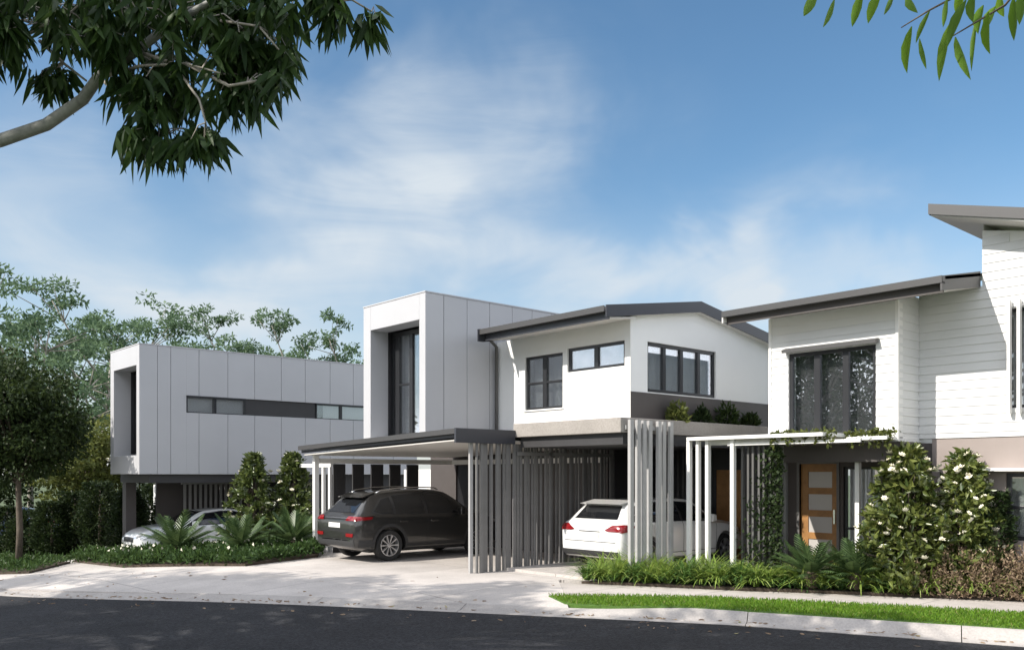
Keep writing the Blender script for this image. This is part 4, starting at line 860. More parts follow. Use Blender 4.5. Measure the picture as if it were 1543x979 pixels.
# ------------ the big gum on the near verge: limb and hanging leaves at the upper left, canopy overhead
def world(px, py, d): x, y = atd(px, d); return Vector((x, y, EYE + (HY - py)/F*d))
def foreground_gum():
    r = random.Random(8); rng = np.random.default_rng(8)
    bx, by = rd(-9.8, 8.3); base = Vector((bx, by, gzh(bx, by) - .3))
    t = thing('gum_tree', 'large overhanging gum tree whose pale limb and dark hanging leaves enter at the upper left', 'tree', tuple(base))
    tk = MB()
    crown0 = base + Vector((.3, .2, 4.3)); tk.tube([base, base + Vector((.1, 0, 1.5)), base + Vector((.15, .1, 3.0)), crown0, base + Vector((.2, -.2, 6.2)), base + Vector((0, 0, 8.5))], [.34, .27, .24, .22, .15, .06], 14)
    limb = [crown0, world(-330, 245, 8.3), world(-120, 232, 8.3), world(0, 212, 8.2), world(70, 188, 8.1), world(125, 150, 8.0), world(152, 112, 7.9), world(205, 78, 7.8), world(262, 34, 7.7), world(320, 2, 7.6), world(380, -60, 7.5)]
    tk.tube(limb, [.12, .09, .07, .060, .056, .052, .047, .041, .034, .027, .018], 10)
    tk.build('trunk', M['barkg'], t, smooth=True)
    br = MB(); ends = []
    for pts in ([(-40, 95, 8.4), (20, 58, 8.2), (85, 38, 8.1), (150, -20, 8.0)], [(60, 40, 8.1), (105, 40, 8.0), (150, 62, 7.9), (190, 90, 7.8)], [(35, 0, 8.3), (60, 18, 8.2), (100, 42, 8.0), (160, 42, 7.9), (215, 36, 7.8)],
                [(60, 62, 8.3), (95, 95, 8.2), (130, 122, 8.0)], [(150, 118, 7.9), (210, 100, 7.7), (280, 96, 7.5), (330, 110, 7.3)], [(205, 78, 7.8), (260, 95, 7.6), (300, 150, 7.4), (310, 185, 7.3)],
                [(262, 34, 7.7), (320, 30, 7.5), (390, 40, 7.3), (420, 75, 7.2)], [(320, 2, 7.6), (430, -30, 7.5), (500, -18, 7.4), (560, 18, 7.4)], [(150, 118, 7.9), (190, 150, 7.8), (225, 190, 7.7), (240, 205, 7.7)], [(280, 96, 7.5), (345, 130, 7.4), (400, 120, 7.3)],
                [(95, 95, 8.2), (70, 110, 8.2), (60, 122, 8.2)]):
        pp = [world(*q) for q in pts]; br.tube(pp, [.018, .014, .010, .007][:len(pp)] if len(pp) <= 4 else [.020, .017, .013, .010, .007], 6); ends += [p for p in pp] + [pp[i].lerp(pp[i+1], .5) for i in range(len(pp)-1)]
    # sprays: where the hanging bunches are
    tips = []
    def fill(poly, n, d0, d1):
        q = scatter(poly, n, rng)
        for x, y in q: tips.append(world(x, y, r.uniform(d0, d1)))
    fill([(-60, -60), (430, -60), (448, 40), (430, 105), (392, 150), (352, 140), (325, 90), (270, 100), (230, 70), (170, 100), (140, 60), (60, 50), (-60, 60)], 150, 7.3, 8.9)
    fill([(300, 60), (440, 60), (425, 120), (385, 155), (345, 148), (310, 120)], 22, 7.3, 8.0)
    fill([(175, 90), (300, 100), (305, 150), (250, 165), (180, 140)], 20, 7.4, 8.2)
    fill([(185, 165), (235, 160), (255, 205), (240, 228), (205, 215)], 9, 7.3, 7.8)
    fill([(255, 200), (330, 195), (335, 215), (290, 222), (260, 225)], 8, 7.3, 7.8)
    fill([(60, 110), (100, 100), (95, 140), (60, 135)], 6, 8.0, 8.3); fill([(-40, 40), (60, 40), (40, 80), (-40, 85)], 12, 8, 8.4)
    fill([(440, -30), (520, -30), (520, 5), (470, 0)], 6, 7.3, 7.5)
    for q in ((512, 12), (565, 20), (500, 22), (548, 28)): tips.append(world(q[0], q[1], 7.4))
    parts = []
    for tp in tips:
        e = min(ends + limb[3:], key=lambda p: (p - tp).length); md = e.lerp(tp, .5) + Vector((0, 0, .05)); br.tube([e, md, tp], [.008, .006, .004], 4, cap=False)
        k = r.randint(11, 17); P0 = np.repeat(np.array(tp)[None], k, 0) + rng.normal(size=(k, 3))*[.05, .05, .03]
        D = rng.normal(size=(k, 3))*[.62, .62, .2] + [0, 0, -.75]; parts.append(leaves(P0, D, .215*(.7 + .6*rng.random(k)), .058, rng, lance=True, droop=.3, fold=.18))
    # the canopy above the frame: boughs with coarse bunches, what shades the road
    cb = MB(); cp = []; cnt = [0, 0, 0]
    for i in range(112):
        z = r.uniform(7.0, 10.6)
        if i < 30: lr = r.uniform(-13, 1.2); ld = K(lr) + r.uniform(.3, 1.0 + 2.6*r.random()); z = r.uniform(8.2, 11)
        elif i < 68: lr = r.uniform(-15, 8.5); ld = K(lr) + r.uniform(-3.4, .15)
        else: lr = r.uniform(-12, 9); ld = K(lr) + r.uniform(-8, -3)
        zl = z + .15; rr_ = lr - 1.19*zl; d_ = ld - .54*zl; x, y = rd(rr_, d_)
        if d_ > .3 and abs(rr_)/d_ < .74 and z < EYE + .60*d_ + .5: continue
        cnt[0] += 1
        c = Vector((x, y, z)); st = base + Vector((.1, 0, r.uniform(4.5, 8))); mid = st.lerp(c, .55) + Vector((0, 0, r.uniform(.3, 1.0)))
        cb.tube([st, mid, c], [.06, .035, .012], 5, cap=False)
        cp.append(clump(c, (r.uniform(.6, 1.2), r.uniform(.6, 1.2), r.uniform(.25, .5)), CANN if i >= 30 else 210, .34, .12, rng, out=.4, down=.6, lance=False))

    br.build('branch', M['bark'], t, smooth=True); cb.build('upper_branch', M['bark'], t, smooth=True)
    V, Q = cat_mesh(parts); link('hanging_leaves', mesh_np('hanging_leaves', V, Q), M['gum'], t)
    V, Q = cat_mesh(cp); link('canopy', mesh_np('canopy', V, Q), M['gum'], t)
CANN = 170
foreground_gum()
# ------------ the gum at the right, its leaves hanging into the upper corner
def right_gum():
    r = random.Random(4); rng = np.random.default_rng(4); D_ = 3.2
    bx, by = rd(5.2, 1.6); base = Vector((bx, by, -.3))
    t = thing('gum_tree', 'near gum tree with bright narrow leaves hanging into the upper right corner', 'tree', tuple(base))
    tk = MB(); top = world(1640, -160, D_); tk.tube([base, base + Vector((0, .1, 2.2)), base + Vector((-.1, .1, 4.2)), base + Vector((-.1, .0, 6.5))], [.2, .16, .13, .06], 10)
    tk.tube([base + Vector((-.1, .1, 4.0)), top], [.06, .02], 7); tk.build('trunk', M['bark'], t, smooth=True)
    br = MB(); g = MB()
    for pts in ([(1640, -160), (1500, -60), (1440, -5), (1400, 16), (1358, 42)], [(1640, -160), (1545, -30), (1515, 8), (1472, 33), (1430, 58)], [(1500, -60), (1380, -40), (1290, -20), (1225, -14)]):
        br.tube([world(x, y, D_) for x, y in pts], [.008, .006, .0045, .0035, .002][:len(pts)], 5)
    br.build('branch', M['barkd'], t, smooth=True)
    LV = [((1232, -12), (1211, 25)), ((1258, -2), (1240, 42)), ((1300, -14), (1284, 41)), ((1328, -16), (1308, 36)), ((1348, -12), (1332, 23)), ((1368, -6), (1383, 20)), ((1374, 40), (1367, 111)), ((1402, 15), (1380, 66)), ((1386, 58), (1396, 105)),
          ((1428, -4), (1421, 42)), ((1430, 38), (1415, 123)), ((1456, 0), (1427, 72)), ((1440, 56), (1463, 121)), ((1472, 30), (1464, 108)), ((1490, 18), (1492, 82)), ((1508, -8), (1513, 26)), ((1528, -5), (1528, 62)), ((1541, -20), (1536, 38)),
          ((1468, -10), (1466, 34)), ((1482, 8), (1474, 52)), ((1452, -20), (1440, 20)), ((1500, 10), (1484, 46))]
    V, Q = [], []
    for (x0, y0), (x1, y1) in LV:
        d0 = D_ + r.uniform(-.15, .15); a = world(x0, y0, d0); b = world(x1, y1, d0 + r.uniform(-.06, .06)); ax = (b - a); L_ = ax.length; ax.normalize()
        vw = Vector((*FW, 0)); s = ax.cross(vw).normalized()*r.choice((1, 1, .55)) ; bend = s*L_*r.uniform(-.08, .08); nz = vw*.012
        w = .0155; ks = [(0, .15), (.15, .75), (.4, 1.15), (.65, .95), (.85, .5), (1, .02)]; n0 = len(V)
        for k, ww in ks:
            c = a + ax*L_*k + bend*math.sin(k*3.14); V += [c - s*w*ww + nz*ww, c, c + s*w*ww + nz*ww]
        for k in range(5): Q += [(n0+3*k, n0+3*k+1, n0+3*k+4, n0+3*k+3), (n0+3*k+1, n0+3*k+2, n0+3*k+5, n0+3*k+4)]
    me = mesh_np('leaf', [tuple(v) for v in V], Q); me.shade_smooth(); link('hanging_leaves', me, M['gumlit'], t)
    parts = []
    for i in range(26):
        c = base + Vector((r.uniform(-1.8, 1.8), r.uniform(-1.8, 1.8), r.uniform(5.0, 7.6))); parts.append(clump(c, (.7, .7, .4), 90, .2, .04, rng, down=.6))
    V, Q = cat_mesh(parts); link('canopy', mesh_np('canopy', V, Q), M['gumlit'], t)
right_gum()
# ------------ trees on the near side of the street, seen in the window reflections and shading the road
for k, (r_, d_, H) in enumerate(((-15.5, 12.0, 9.5), (-21, 9.0, 11))):
    round_tree('verge_tree', ['leafy verge tree reflected in the tall dark-framed window', 'leafy verge tree farther along the near side of the street'][k], (*rd(r_, d_), gz(r_) - .1), H, 2.6, 3.2, 5200, .26, .10, 'gum', 300 + k, 'bark', nl=34, tr=.2)

# ------------ fallen leaves along the gutter and on the drive
rng = np.random.default_rng(31); n = 420
rr_ = rng.random(n)*24 - 14; off_ = np.where(rng.random(n) < .6, rng.normal(size=n)*.08 + .12, rng.random(n)**2*4 - .8)
off_ = np.where((rr_ > .8) & (off_ > .2), .13, off_)
q = np.array([rd(a, K(a) + o_) for a, o_ in zip(rr_, off_)]); zz_ = np.array([gz(a) + (-.144 if o_ < 0 else (-.128 if o_ < .46 else -.07 + .08*min(1, max(0, (o_ - .46)/1.3)))) for a, o_ in zip(rr_, off_)])
V, Q = leaves(np.column_stack([q, zz_ + .006]), np.column_stack([rng.normal(size=(n, 2)), .12*rng.random(n)]), .09*(.6 + .7*rng.random(n)), .022, rng, lance=True); o = link('fallen_leaves', mesh_np('fallen_leaves', V, Q), M['red']); o['kind'] = 'stuff'
# ---------------------------------------------------------------- cars (local frame: nose to +y)
def catmull(S, n):
    S = np.array(S, float); m = len(S); out = []
    ys = np.linspace(0, m - 1, n)
    for u in ys:
        i = min(int(u), m - 2); t = u - i; p0, p1, p2, p3 = S[max(i-1, 0)], S[i], S[i+1], S[min(i+2, m-1)]
        out.append(.5*((2*p1) + (p2 - p0)*t + (2*p0 - 5*p1 + 4*p2 - p3)*t*t + (3*p1 - p0 - 3*p2 + p3)*t**3))
    return out
def car_body(S):
    rows = catmull(S, 84); mb = MB(); vs = []; k = None
    for y, zb, zs, zt, ws, wb, wr in rows:
        zt = max(zt, zs + .02); gh = zt - zs
        half = [(0, zb), (ws*.88, zb), (ws*.97, zb + .05), (ws, zb + .14*(zs - zb) + .04), (max(ws, wb)*1.005, zb + .42*(zs - zb)), (wb*1.012, zb + .72*(zs - zb)), (wb*1.008, zb + .9*(zs - zb)), (wb*.985, zs),
                (wb*.955, zs + .06*gh), (wb + (wr - wb)*.45, zs + .45*gh), (wr + .02, zs + .82*gh), (wr - .035, zs + .94*gh), (wr*.72, zs + .99*gh), (0, zt)]
        ring = half + [(-x, z) for x, z in reversed(half[1:-1])]; k = len(ring); vs += [(x, y, z) for x, z in ring]
    n = len(rows); fs = [(i*k + j, i*k + (j+1) % k, (i+1)*k + (j+1) % k, (i+1)*k + j) for i in range(n-1) for j in range(k)]
    fs += [tuple(range(k)), tuple(range((n-1)*k, n*k))]; mb.add(vs, fs); return mb
def patch(bvh, poly, ax, off=.006, cell=.06, thick=0):
    """a patch of trim laid on the body: poly in (y,z) seen along x ('x+','x-') or (x,z) along y ('y+','y-') or (x,y) from above ('z+')"""
    bm = bmesh.new(); bm.faces.new([bm.verts.new((p[0], p[1], 0)) for p in poly]); a = np.array(poly); lo, hi = a.min(0), a.max(0)
    for i in range(2):
        c = lo[i] + cell
        while c < hi[i] - 1e-4:
            pc = [0, 0, 0]; pn = [0, 0, 0]; pc[i] = c; pn[i] = 1
            bmesh.ops.bisect_plane(bm, geom=bm.verts[:] + bm.edges[:] + bm.faces[:], plane_co=pc, plane_no=pn, dist=1e-5); c += cell
    bad = []
    for v in bm.verts:
        p, q = v.co.x, v.co.y; s = 1 if ax[1] == '+' else -1
        if ax[0] == 'x': o, d = Vector((3*s, p, q)), Vector((-s, 0, 0))
        elif ax[0] == 'y': o, d = Vector((p, 4*s, q)), Vector((0, -s, 0))
        else: o, d = Vector((p, q, 4)), Vector((0, 0, -1))
        h = bvh.ray_cast(o, d)
        if h[0] is None: bad.append(v); continue
        nn = h[1] if h[1].dot(d) < 0 else -h[1]; v.co = h[0] + nn*off - d*off*.4
    bmesh.ops.delete(bm, geom=bad, context='VERTS')
    mb = MB(); idx = {v: i for i, v in enumerate(bm.verts)}; mb.add([tuple(v.co) for v in bm.verts], [tuple(idx[v] for v in f.verts) for f in bm.faces]); bm.free(); return mb
def merge(*mbs):
    o = MB()
    for m in mbs: o.add(m.v, m.f)
    return o
def carpaint(name, col, metal=.0, rough=.3):
    m = mat(name, col, rough, metal=metal, coat=1.0); return m
def make_car(label, st, paint, loc, rz, group=None):
    car = thing('parked_car', label, 'car', loc, rz, group, local=True)
    mb = car_body(st['S']); tmp = mb.build('body', paint, car)
    hw, R, ry, fy = st['hw'], st['R'], st['ry'], st['fy']
    cut = MB()
    for y in (ry, fy):
        for s in (-1, 1): cut.prism([(y + R*1.17*math.cos(2*math.pi*q/36), R + .01 + R*1.17*math.sin(2*math.pi*q/36)) for q in range(36)], 'x', s*(hw - .34), s*(hw + .3))
    cme = cut.build('cut', paint, car); md = tmp.modifiers.new('w', 'BOOLEAN'); md.operation = 'DIFFERENCE'; md.object = cme; md.solver = 'EXACT'
    bpy.context.view_layer.update(); dg = bpy.context.evaluated_depsgraph_get(); dg.update(); me = bpy.data.meshes.new_from_object(tmp.evaluated_get(dg)); tmp.modifiers.clear(); tmp.data = me
    if not me.materials: me.materials.append(paint)
    bpy.data.objects.remove(cme)
    me.shade_smooth(); me.set_sharp_from_angle(angle=math.radians(34))
    bm = bmesh.new(); bm.from_mesh(me); bvh = BVHTree.FromBMesh(bm); bm.free(); body = tmp
    def put(name, m, parent, *ps, off=.006, cell=.06): 
        q = merge(*[patch(bvh, p, ax, off, cell) for p, ax in ps]); return q.build(name, m, parent, smooth=True, fix=False)
    for w in st['side']:
        for s in ('+', '-'): put('side_window', M['cglass'], car, (w, 'x' + s))
    if 'pillar' in st:
        for s in ('+', '-'): put('window_surround', M['plast'], car, (st['pillar'], 'x' + s), off=.003)
    put('rear_window', M['cglass'], car, (st['rear'], 'y-'), cell=.04)
    put('windscreen', M['cglass'], car, (st['front'], 'y+'), cell=.04)
    for s, sg in ((1, '+'), (-1, '-')):
        put('tail_light', M['cred'], car, ([(s*x, z) for x, z in st['tail'][0]], 'y-'), (st['tail'][1], 'x' + sg), off=.012, cell=.03)
        put('headlight', M['lens'], car, ([(s*x, z) for x, z in st['head'][0]], 'y+'), (st['head'][1], 'x' + sg), off=.008, cell=.03)
        if 'reflector' in st: put('reflector', M['cred'], car, ([(s*x, z) for x, z in st['reflector']], 'y-'), off=.01, cell=.03)
        # door shut lines and handle
        ln = MB()
        for (ya, za), (yb, zb) in st['seams']:
            nn = Vector((zb - za, -(yb - ya))).normalized()*.006
            ln = merge(ln, patch(bvh, [(ya + nn.x, za + nn.y), (yb + nn.x, zb + nn.y), (yb - nn.x, zb - nn.y), (ya - nn.x, za - nn.y)], 'x' + sg, .0035, .05))
        ln.build('door_seam', M['plast'], car, fix=False)
        for hy, hz in st['handles']:
            h = bvh.ray_cast(Vector((3*s, hy, hz)), Vector((-s, 0, 0)))
            if h[0]: q = MB(); q.box(h[0].x + s*.01, h[0].x + s*.045, hy - .11, hy + .11, hz - .017, hz + .017); q.build('door_handle', st.get('handle_m', paint), car, bevel=.01)
        my, mz = st['mirror']; h = bvh.ray_cast(Vector((3*s, my, mz)), Vector((-s, 0, 0)))
        if h[0]:
            q = MB(); x = h[0].x; q.prism([(my - .06, mz - .06), (my + .09, mz - .03), (my + .07, mz + .10), (my - .06, mz + .12)], 'x', x + s*.05, x + s*.22); q.box(x - s*.02, x + s*.06, my - .02, my + .04, mz - .04, mz); q.build('wing_mirror', paint, car, bevel=.025, smooth=40)
        if 'cladw' in st:
            cl = MB()
            for y in (ry, fy):
                vs = []; n = 26; zc = R + .01
                for i in range(n + 1):
                    a = -.22 + (math.pi + .44)*i/n
                    for rr_ in (R*1.165, R*1.165 + st['cladw']):
                        py, pz = y + rr_*math.cos(a), zc + rr_*math.sin(a); hh = bvh.ray_cast(Vector((3*s, y + (R*1.175 + (rr_ > R*1.17)*st['cladw'])*math.cos(a), zc + (R*1.175 + (rr_ > R*1.17)*st['cladw'])*math.sin(a))), Vector((-s, 0, 0)))
                        x = (hh[0].x if hh[0] and abs(hh[0].x) > hw - .25 else s*hw*.97); vs.append((x + s*.012, py, pz))
                cl.add(vs, [(2*i, 2*i+1, 2*i+3, 2*i+2) for i in range(n)])
            put_ = merge(cl, patch(bvh, [(ry + R*1.3, st['sill'][0]), (fy - R*1.3, st['sill'][0]), (fy - R*1.3, st['sill'][1]), (ry + R*1.3, st['sill'][1])], 'x' + sg, .012, .1)); put_.build('wheel_arch_trim', M['plast'], car, smooth=True, fix=False)
    for nm, m, poly, ax in st['extra']: put(nm, M[m], car, (poly, ax), off=.008, cell=.05)
    # wheels
    proto = None
    for y in (ry, fy):
        for s in (-1, 1):
            if proto is None:
                ty = MB(); ty.lathe([(R*.66, -.10), (R*.93, -.115), (R*.985, -.09), (R, -.04), (R, .04), (R*.985, .09), (R*.93, .115), (R*.66, .10)], 'x', n=40, closed=True)
                wh = MB(); wh.lathe([(R*.69, -.09), (R*.69, .102), (R*.64, .104), (R*.62, .03), (R*.60, -.09)], 'x', n=40, closed=True)
                nsp = st.get('spokes', 10)
                for k in range(nsp):
                    a = 2*math.pi*k/nsp; da, db = .11*10/nsp, .085*10/nsp
                    def pt(rr_, an, x): return (x, rr_*math.cos(an), rr_*math.sin(an))
                    wh.add([pt(R*.12, a - da*2, .085), pt(R*.12, a + da*2, .085), pt(R*.66, a + db, .095), pt(R*.66, a - db, .095), pt(R*.12, a - da*2, .04), pt(R*.12, a + da*2, .04), pt(R*.66, a + db, .04), pt(R*.66, a - db, .04)],
                           [(0,1,2,3), (7,6,5,4), (0,4,5,1), (1,5,6,2), (2,6,7,3), (3,7,4,0)])
                wh.lathe([(0, .095), (R*.13, .092), (R*.16, .07), (R*.16, .03), (0, .03)], 'x', n=20)
                dk = MB(); dk.lathe([(0, .005), (R*.62, .005), (R*.62, -.02), (0, -.02)], 'x', n=28)
                wt = ty.build('wheel', M['tyre'], car, smooth=35); rm = wh.build('rim', M['rim'], wt, smooth=35); bk_ = dk.build('brake_disc', M['plast'], wt)
                proto = wt; w = wt
            else: w = copy_tree(proto, parent=car)
            w.location = (s*(hw - .125), y, R); w.rotation_euler = (0, 0, 0 if s > 0 else math.pi)
    un = MB(); un.box(-hw*.7, hw*.7, ry - .4, fy + .5, .20, .34); un.build('underbody', M['plast'], car)
    return car
SUV = dict(hw=.93, R=.37, ry=-1.36, fy=1.34, spokes=10, cladw=.075, sill=(.27, .40),
  S=[(-2.31, .47, .84, .89, .68, .72, .58), (-2.295, .38, .95, 1.0, .80, .83, .66), (-2.24, .33, 1.02, 1.08, .87, .88, .70), (-2.13, .29, 1.06, 1.16, .905, .915, .70), (-1.95, .27, 1.08, 1.33, .925, .925, .665), (-1.76, .26, 1.085, 1.50, .93, .93, .62),
     (-1.58, .25, 1.085, 1.585, .93, .93, .60), (-1.05, .25, 1.07, 1.66, .93, .93, .615), (-.2, .25, 1.05, 1.69, .93, .93, .62), (.35, .25, 1.03, 1.655, .93, .93, .615), (.70, .25, 1.02, 1.50, .93, .925, .63), (1.02, .25, 1.01, 1.28, .93, .92, .67), (1.28, .25, 1.0, 1.11, .93, .91, .71),
     (1.75, .26, .95, 1.04, .92, .88, .68), (2.05, .30, .86, .96, .87, .80, .6), (2.23, .36, .74, .84, .78, .70, .52), (2.31, .45, .64, .70, .64, .6, .42)],
  pillar=[(-1.86, 1.15), (-1.68, 1.11), (-.3, 1.09), (.98, 1.055), (.62, 1.40), (.32, 1.575), (-.25, 1.61), (-1.05, 1.565), (-1.52, 1.47)],
  side=[[(-1.76, 1.18), (-1.60, 1.135), (-1.24, 1.12), (-1.24, 1.50), (-1.48, 1.44)], [(-1.16, 1.115), (-.32, 1.105), (-.32, 1.585), (-1.16, 1.53)], [(-.23, 1.105), (.86, 1.08), (.56, 1.38), (.28, 1.54), (-.23, 1.585)]],
  rear=[(-.58, 1.15), (.58, 1.15), (.50, 1.46), (-.50, 1.46)], front=[(-.66, 1.10), (.66, 1.10), (.56, 1.60), (-.56, 1.60)],
  tail=([(.50, .97), (.86, .97), (.87, 1.06), (.56, 1.07)], [(-2.28, .965), (-1.88, 1.0), (-1.84, 1.055), (-2.2, 1.06)]), head=([(.45, .78), (.74, .80), (.76, .90), (.5, .86)], [(1.75, .85), (2.2, .75), (2.2, .82), (1.8, .92)]),
  reflector=[(.52, .60), (.80, .60), (.82, .68), (.52, .68)], seams=[((-1.20, .42), (-1.20, 1.10)), ((-.27, .42), (-.27, 1.10)), ((.92, .42), (.98, 1.05)), ((-1.20, .42), (-.27, .42)), ((-.27, .42), (.92, .42)), ((-2.1, .72), (-1.7, .70))], handles=[(-1.0, .93), (-.08, .92)], mirror=(.72, 1.10),
  extra=[('number_plate', 'plate', [(-.26, .80), (.26, .80), (.26, .91), (-.26, .91)], 'y-'), ('bumper_trim', 'plast', [(-.82, .38), (.82, .38), (.82, .54), (-.82, .54)], 'y-'), ('bumper_strip', 'chrome', [(-.7, .505), (.7, .505), (.7, .53), (-.7, .53)], 'y-'), ('bumper_trim', 'plast', [(-2.2, .36), (-1.85, .36), (-1.85, .52), (-2.2, .52)], 'x+'), ('tailgate_seam', 'plast', [(-.8, .715), (.8, .715), (.8, .725), (-.8, .725)], 'y-')])
suv_paint = carpaint('gunmetal_paint', (.020, .0195, .019), .15, .3)
suv = make_car('dark grey four wheel drive parked nose in under the thin-roofed carport', SUV, suv_paint, (-18.23, 12.92, 0), 0, 'cars parked at the houses')
sp = MB(); sp.prism([(-1.92, 1.50), (-1.62, 1.60), (-1.55, 1.615), (-1.55, 1.57), (-1.87, 1.485)], 'x', -.54, .54); sp.build('spoiler', suv_paint, suv, bevel=.008)
for s in (-1, 1):
    q = MB(); q.tube([(s*.54, -1.52, 1.60), (s*.55, -1.40, 1.66), (s*.55, -.9, 1.715), (s*.55, -.2, 1.73), (s*.545, .2, 1.71), (s*.54, .32, 1.66)], [.012, .016, .016, .016, .016, .010], 8); q.build('roof_rail', M['chrome'], suv, smooth=True)
HATCH = dict(hw=.90, R=.325, ry=-1.38, fy=1.30, spokes=5,
  S=[(-2.26, .42, .76, .82, .66, .70, .58), (-2.24, .33, .86, .92, .79, .80, .66), (-2.17, .27, .94, 1.0, .85, .86, .70), (-2.04, .24, .97, 1.09, .885, .885, .69), (-1.86, .22, .98, 1.28, .90, .90, .65), (-1.70, .21, .98, 1.395, .90, .90, .61), (-1.5, .20, .97, 1.44, .90, .90, .60), (-.9, .20, .955, 1.475, .90, .90, .60), (-.2, .20, .94, 1.485, .90, .90, .60), (.35, .20, .925, 1.44, .90, .895, .60),
     (.8, .20, .915, 1.22, .90, .89, .63), (1.15, .20, .90, 1.0, .90, .88, .68), (1.7, .21, .82, .92, .89, .85, .66), (2.0, .26, .74, .82, .84, .78, .58), (2.2, .33, .64, .71, .75, .68, .5), (2.28, .40, .56, .60, .62, .58, .42)],
  pillar=[(-1.92, 1.03), (-1.7, .995), (-.3, .985), (.95, .945), (.6, 1.2), (.3, 1.37), (-.25, 1.41), (-1.0, 1.40), (-1.62, 1.33)],
  side=[[(-1.80, 1.05), (-1.22, 1.01), (-1.22, 1.34), (-1.58, 1.29)], [(-1.15, 1.01), (-.31, 1.0), (-.31, 1.39), (-1.15, 1.36)], [(-.24, 1.0), (.82, .965), (.55, 1.17), (.27, 1.34), (-.24, 1.39)]],
  rear=[(-.60, 1.06), (.60, 1.06), (.50, 1.33), (-.50, 1.33)], front=[(-.66, 1.0), (.66, 1.0), (.54, 1.41), (-.54, 1.41)],
  tail=([(.42, .845), (.52, .82), (.86, .82), (.87, .96), (.62, .95)], [(-2.24, .80), (-2.0, .84), (-1.85, .94), (-2.12, .95)]), head=([(.42, .62), (.72, .64), (.74, .74), (.5, .70)], [(1.65, .72), (2.15, .62), (2.15, .70), (1.7, .80)]),
  seams=[((-1.18, .36), (-1.18, 1.0)), ((-.275, .34), (-.275, .99)), ((.9, .34), (.95, .94)), ((-1.1, .34), (-.27, .34)), ((-.27, .34), (.9, .34))], handles=[(-1.02, .85), (-.1, .84)], mirror=(.68, 1.0),
  extra=[('tailgate_seam', 'plast', [(-.72, .60), (.72, .60), (.72, .61), (-.72, .61)], 'y-'), ('bumper_trim', 'plast', [(-.78, .30), (.78, .30), (.78, .42), (-.78, .42)], 'y-'), ('number_plate', 'plate', [(-.26, .66), (.26, .66), (.26, .77), (-.26, .77)], 'y-'), ('tailgate_strip', 'chrome', [(-.3, .805), (.3, .805), (.3, .822), (-.3, .822)], 'y-')])
wp_ = carpaint('white_paint', (.78, .78, .77), 0, .3)
ht = make_car('white hatchback parked nose in under the concrete carport slab', HATCH, wp_, (-12.5, 15.55, .055), 0, 'cars parked at the houses')
sp = MB(); sp.prism([(-1.98, 1.375), (-1.66, 1.43), (-1.5, 1.46), (-1.5, 1.41), (-1.9, 1.355)], 'x', -.56, .56); sp.build('spoiler', wp_, ht, bevel=.008)
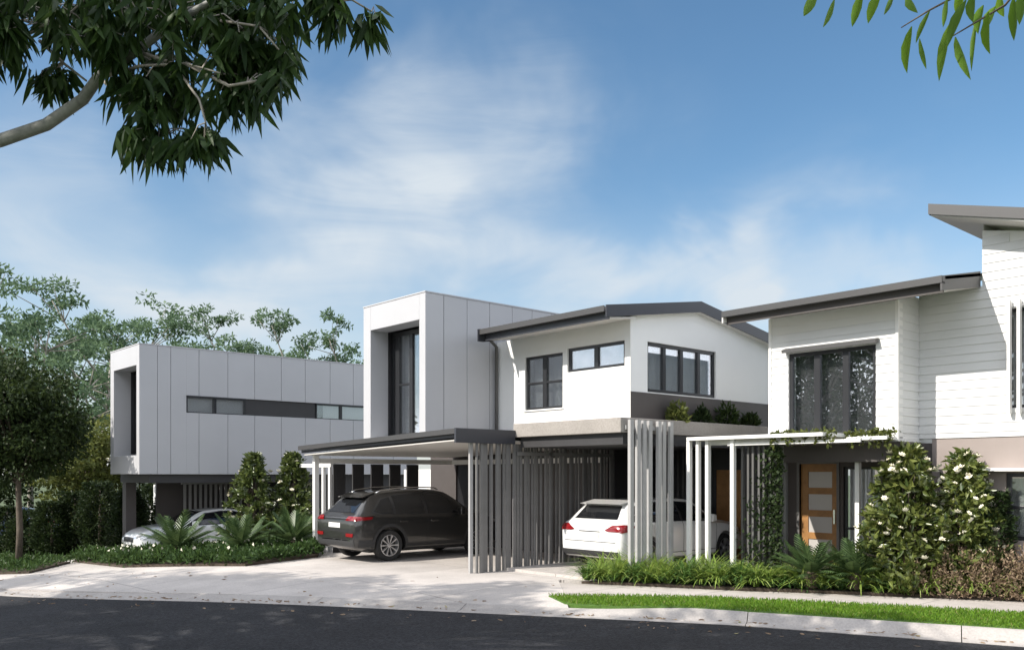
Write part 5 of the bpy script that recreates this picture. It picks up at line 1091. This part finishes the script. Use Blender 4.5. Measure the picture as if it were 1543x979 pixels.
SEDAN = dict(hw=.90, R=.33, ry=-1.33, fy=1.38, spokes=5,
  S=[(-2.28, .42, .80, .84, .66, .68, .55), (-2.24, .33, .90, .95, .78, .79, .64), (-2.1, .26, .97, 1.03, .86, .86, .67), (-1.75, .22, .98, 1.08, .895, .89, .66), (-1.4, .20, .97, 1.18, .90, .90, .62), (-1.0, .20, .95, 1.36, .90, .90, .58), (-.5, .20, .94, 1.43, .90, .90, .57), (0, .20, .93, 1.43, .90, .90, .57), (.4, .20, .92, 1.36, .90, .89, .58),
     (.85, .20, .91, 1.14, .90, .885, .62), (1.15, .20, .89, .99, .90, .875, .67), (1.7, .21, .82, .92, .89, .85, .66), (2.05, .25, .74, .82, .85, .78, .6), (2.24, .32, .64, .71, .76, .70, .52), (2.31, .40, .56, .60, .62, .6, .42)],
  pillar=[(-1.5, 1.04), (-1.2, .985), (-.3, .97), (.95, .94), (.6, 1.14), (.3, 1.30), (-.2, 1.36), (-.6, 1.355), (-1.1, 1.25)],
  side=[[(-1.2, 1.01), (-.34, .995), (-.34, 1.345), (-.62, 1.33), (-1.0, 1.24)], [(-.27, .995), (.82, .96), (.56, 1.12), (.27, 1.27), (-.20, 1.34), (-.27, 1.345)]],
  rear=[(-.56, 1.05), (.56, 1.05), (.5, 1.33), (-.5, 1.33)], front=[(-.66, .99), (.66, .99), (.52, 1.36), (-.52, 1.36)],
  tail=([(.48, .78), (.84, .78), (.84, .90), (.5, .88)], [(-2.2, .80), (-1.95, .84), (-1.95, .92), (-2.15, .90)]), head=([(.40, .60), (.74, .62), (.76, .73), (.46, .68)], [(1.7, .70), (2.2, .60), (2.2, .69), (1.72, .78)]),
  seams=[((-.30, .34), (-.30, .97)), ((.92, .34), (.95, .94)), ((-1.1, .40), (-1.22, .97)), ((-1.0, .34), (.92, .34))], handles=[(-.98, .83), (-.12, .82)], mirror=(.70, .98),
  extra=[('grille', 'plast', [(-.40, .50), (.40, .50), (.42, .64), (-.42, .64)], 'y+'), ('lower_intake', 'plast', [(-.62, .30), (.62, .30), (.66, .42), (-.66, .42)], 'y+'), ('number_plate', 'plate', [(-.25, .42), (.25, .42), (.25, .52), (-.25, .52)], 'y+')])
make_car('white sedan parked nose out under the left grey box, partly hidden by cycads', SEDAN, wp_, (-26.62, 10.95, gzh(-27, 10) - .06), math.pi, 'cars parked at the houses')
x, y = atd(6, 36); make_car('blue sedan at the far edge behind the slender street tree', SEDAN, carpaint('blue_paint', (.03, .06, .16), .2), (x, y, gzh(x, y) + .02), math.pi*.8, 'cars parked at the houses')
# ---------------------------------------------------------------- far neighbour at the left
nb = thing('house', 'low pale house with a flat canopy at the far end of the street', 'house', (-40, 14, -.7))
g0 = -.95
w = MB(); w.box(-46, -36, 15, 22, g0, 2.6); w.build('wall', M['white'], nb)
w = MB(); w.box(-47, -35.2, 12.5, 23, 2.61, 2.78); w.build('roof', M['trim'], nb)
w = MB(); w.box(-46, -37, 16, 22, 2.79, 5.2); w.build('upper_wall', M['taupe'], nb)
w = MB(); w.box(-46.8, -35.6, 14.6, 23, 5.21, 5.36); w.build('upper_roof', M['steel'], nb)
for x in (-46.6, -43.2, -39.6, -36.1):
    w = MB(); w.box(x, x + .25, 12.7, 12.95, g0, 2.605); w.build('column', M['brown'], nb)
for x in (-44.6, -41, -38.2): window(nb, 'y', 14.98, -1, x, x + 1.4, g0 + .9, 1.9, mull=[(x + .7, .07)], rec=-.04, bm=None)
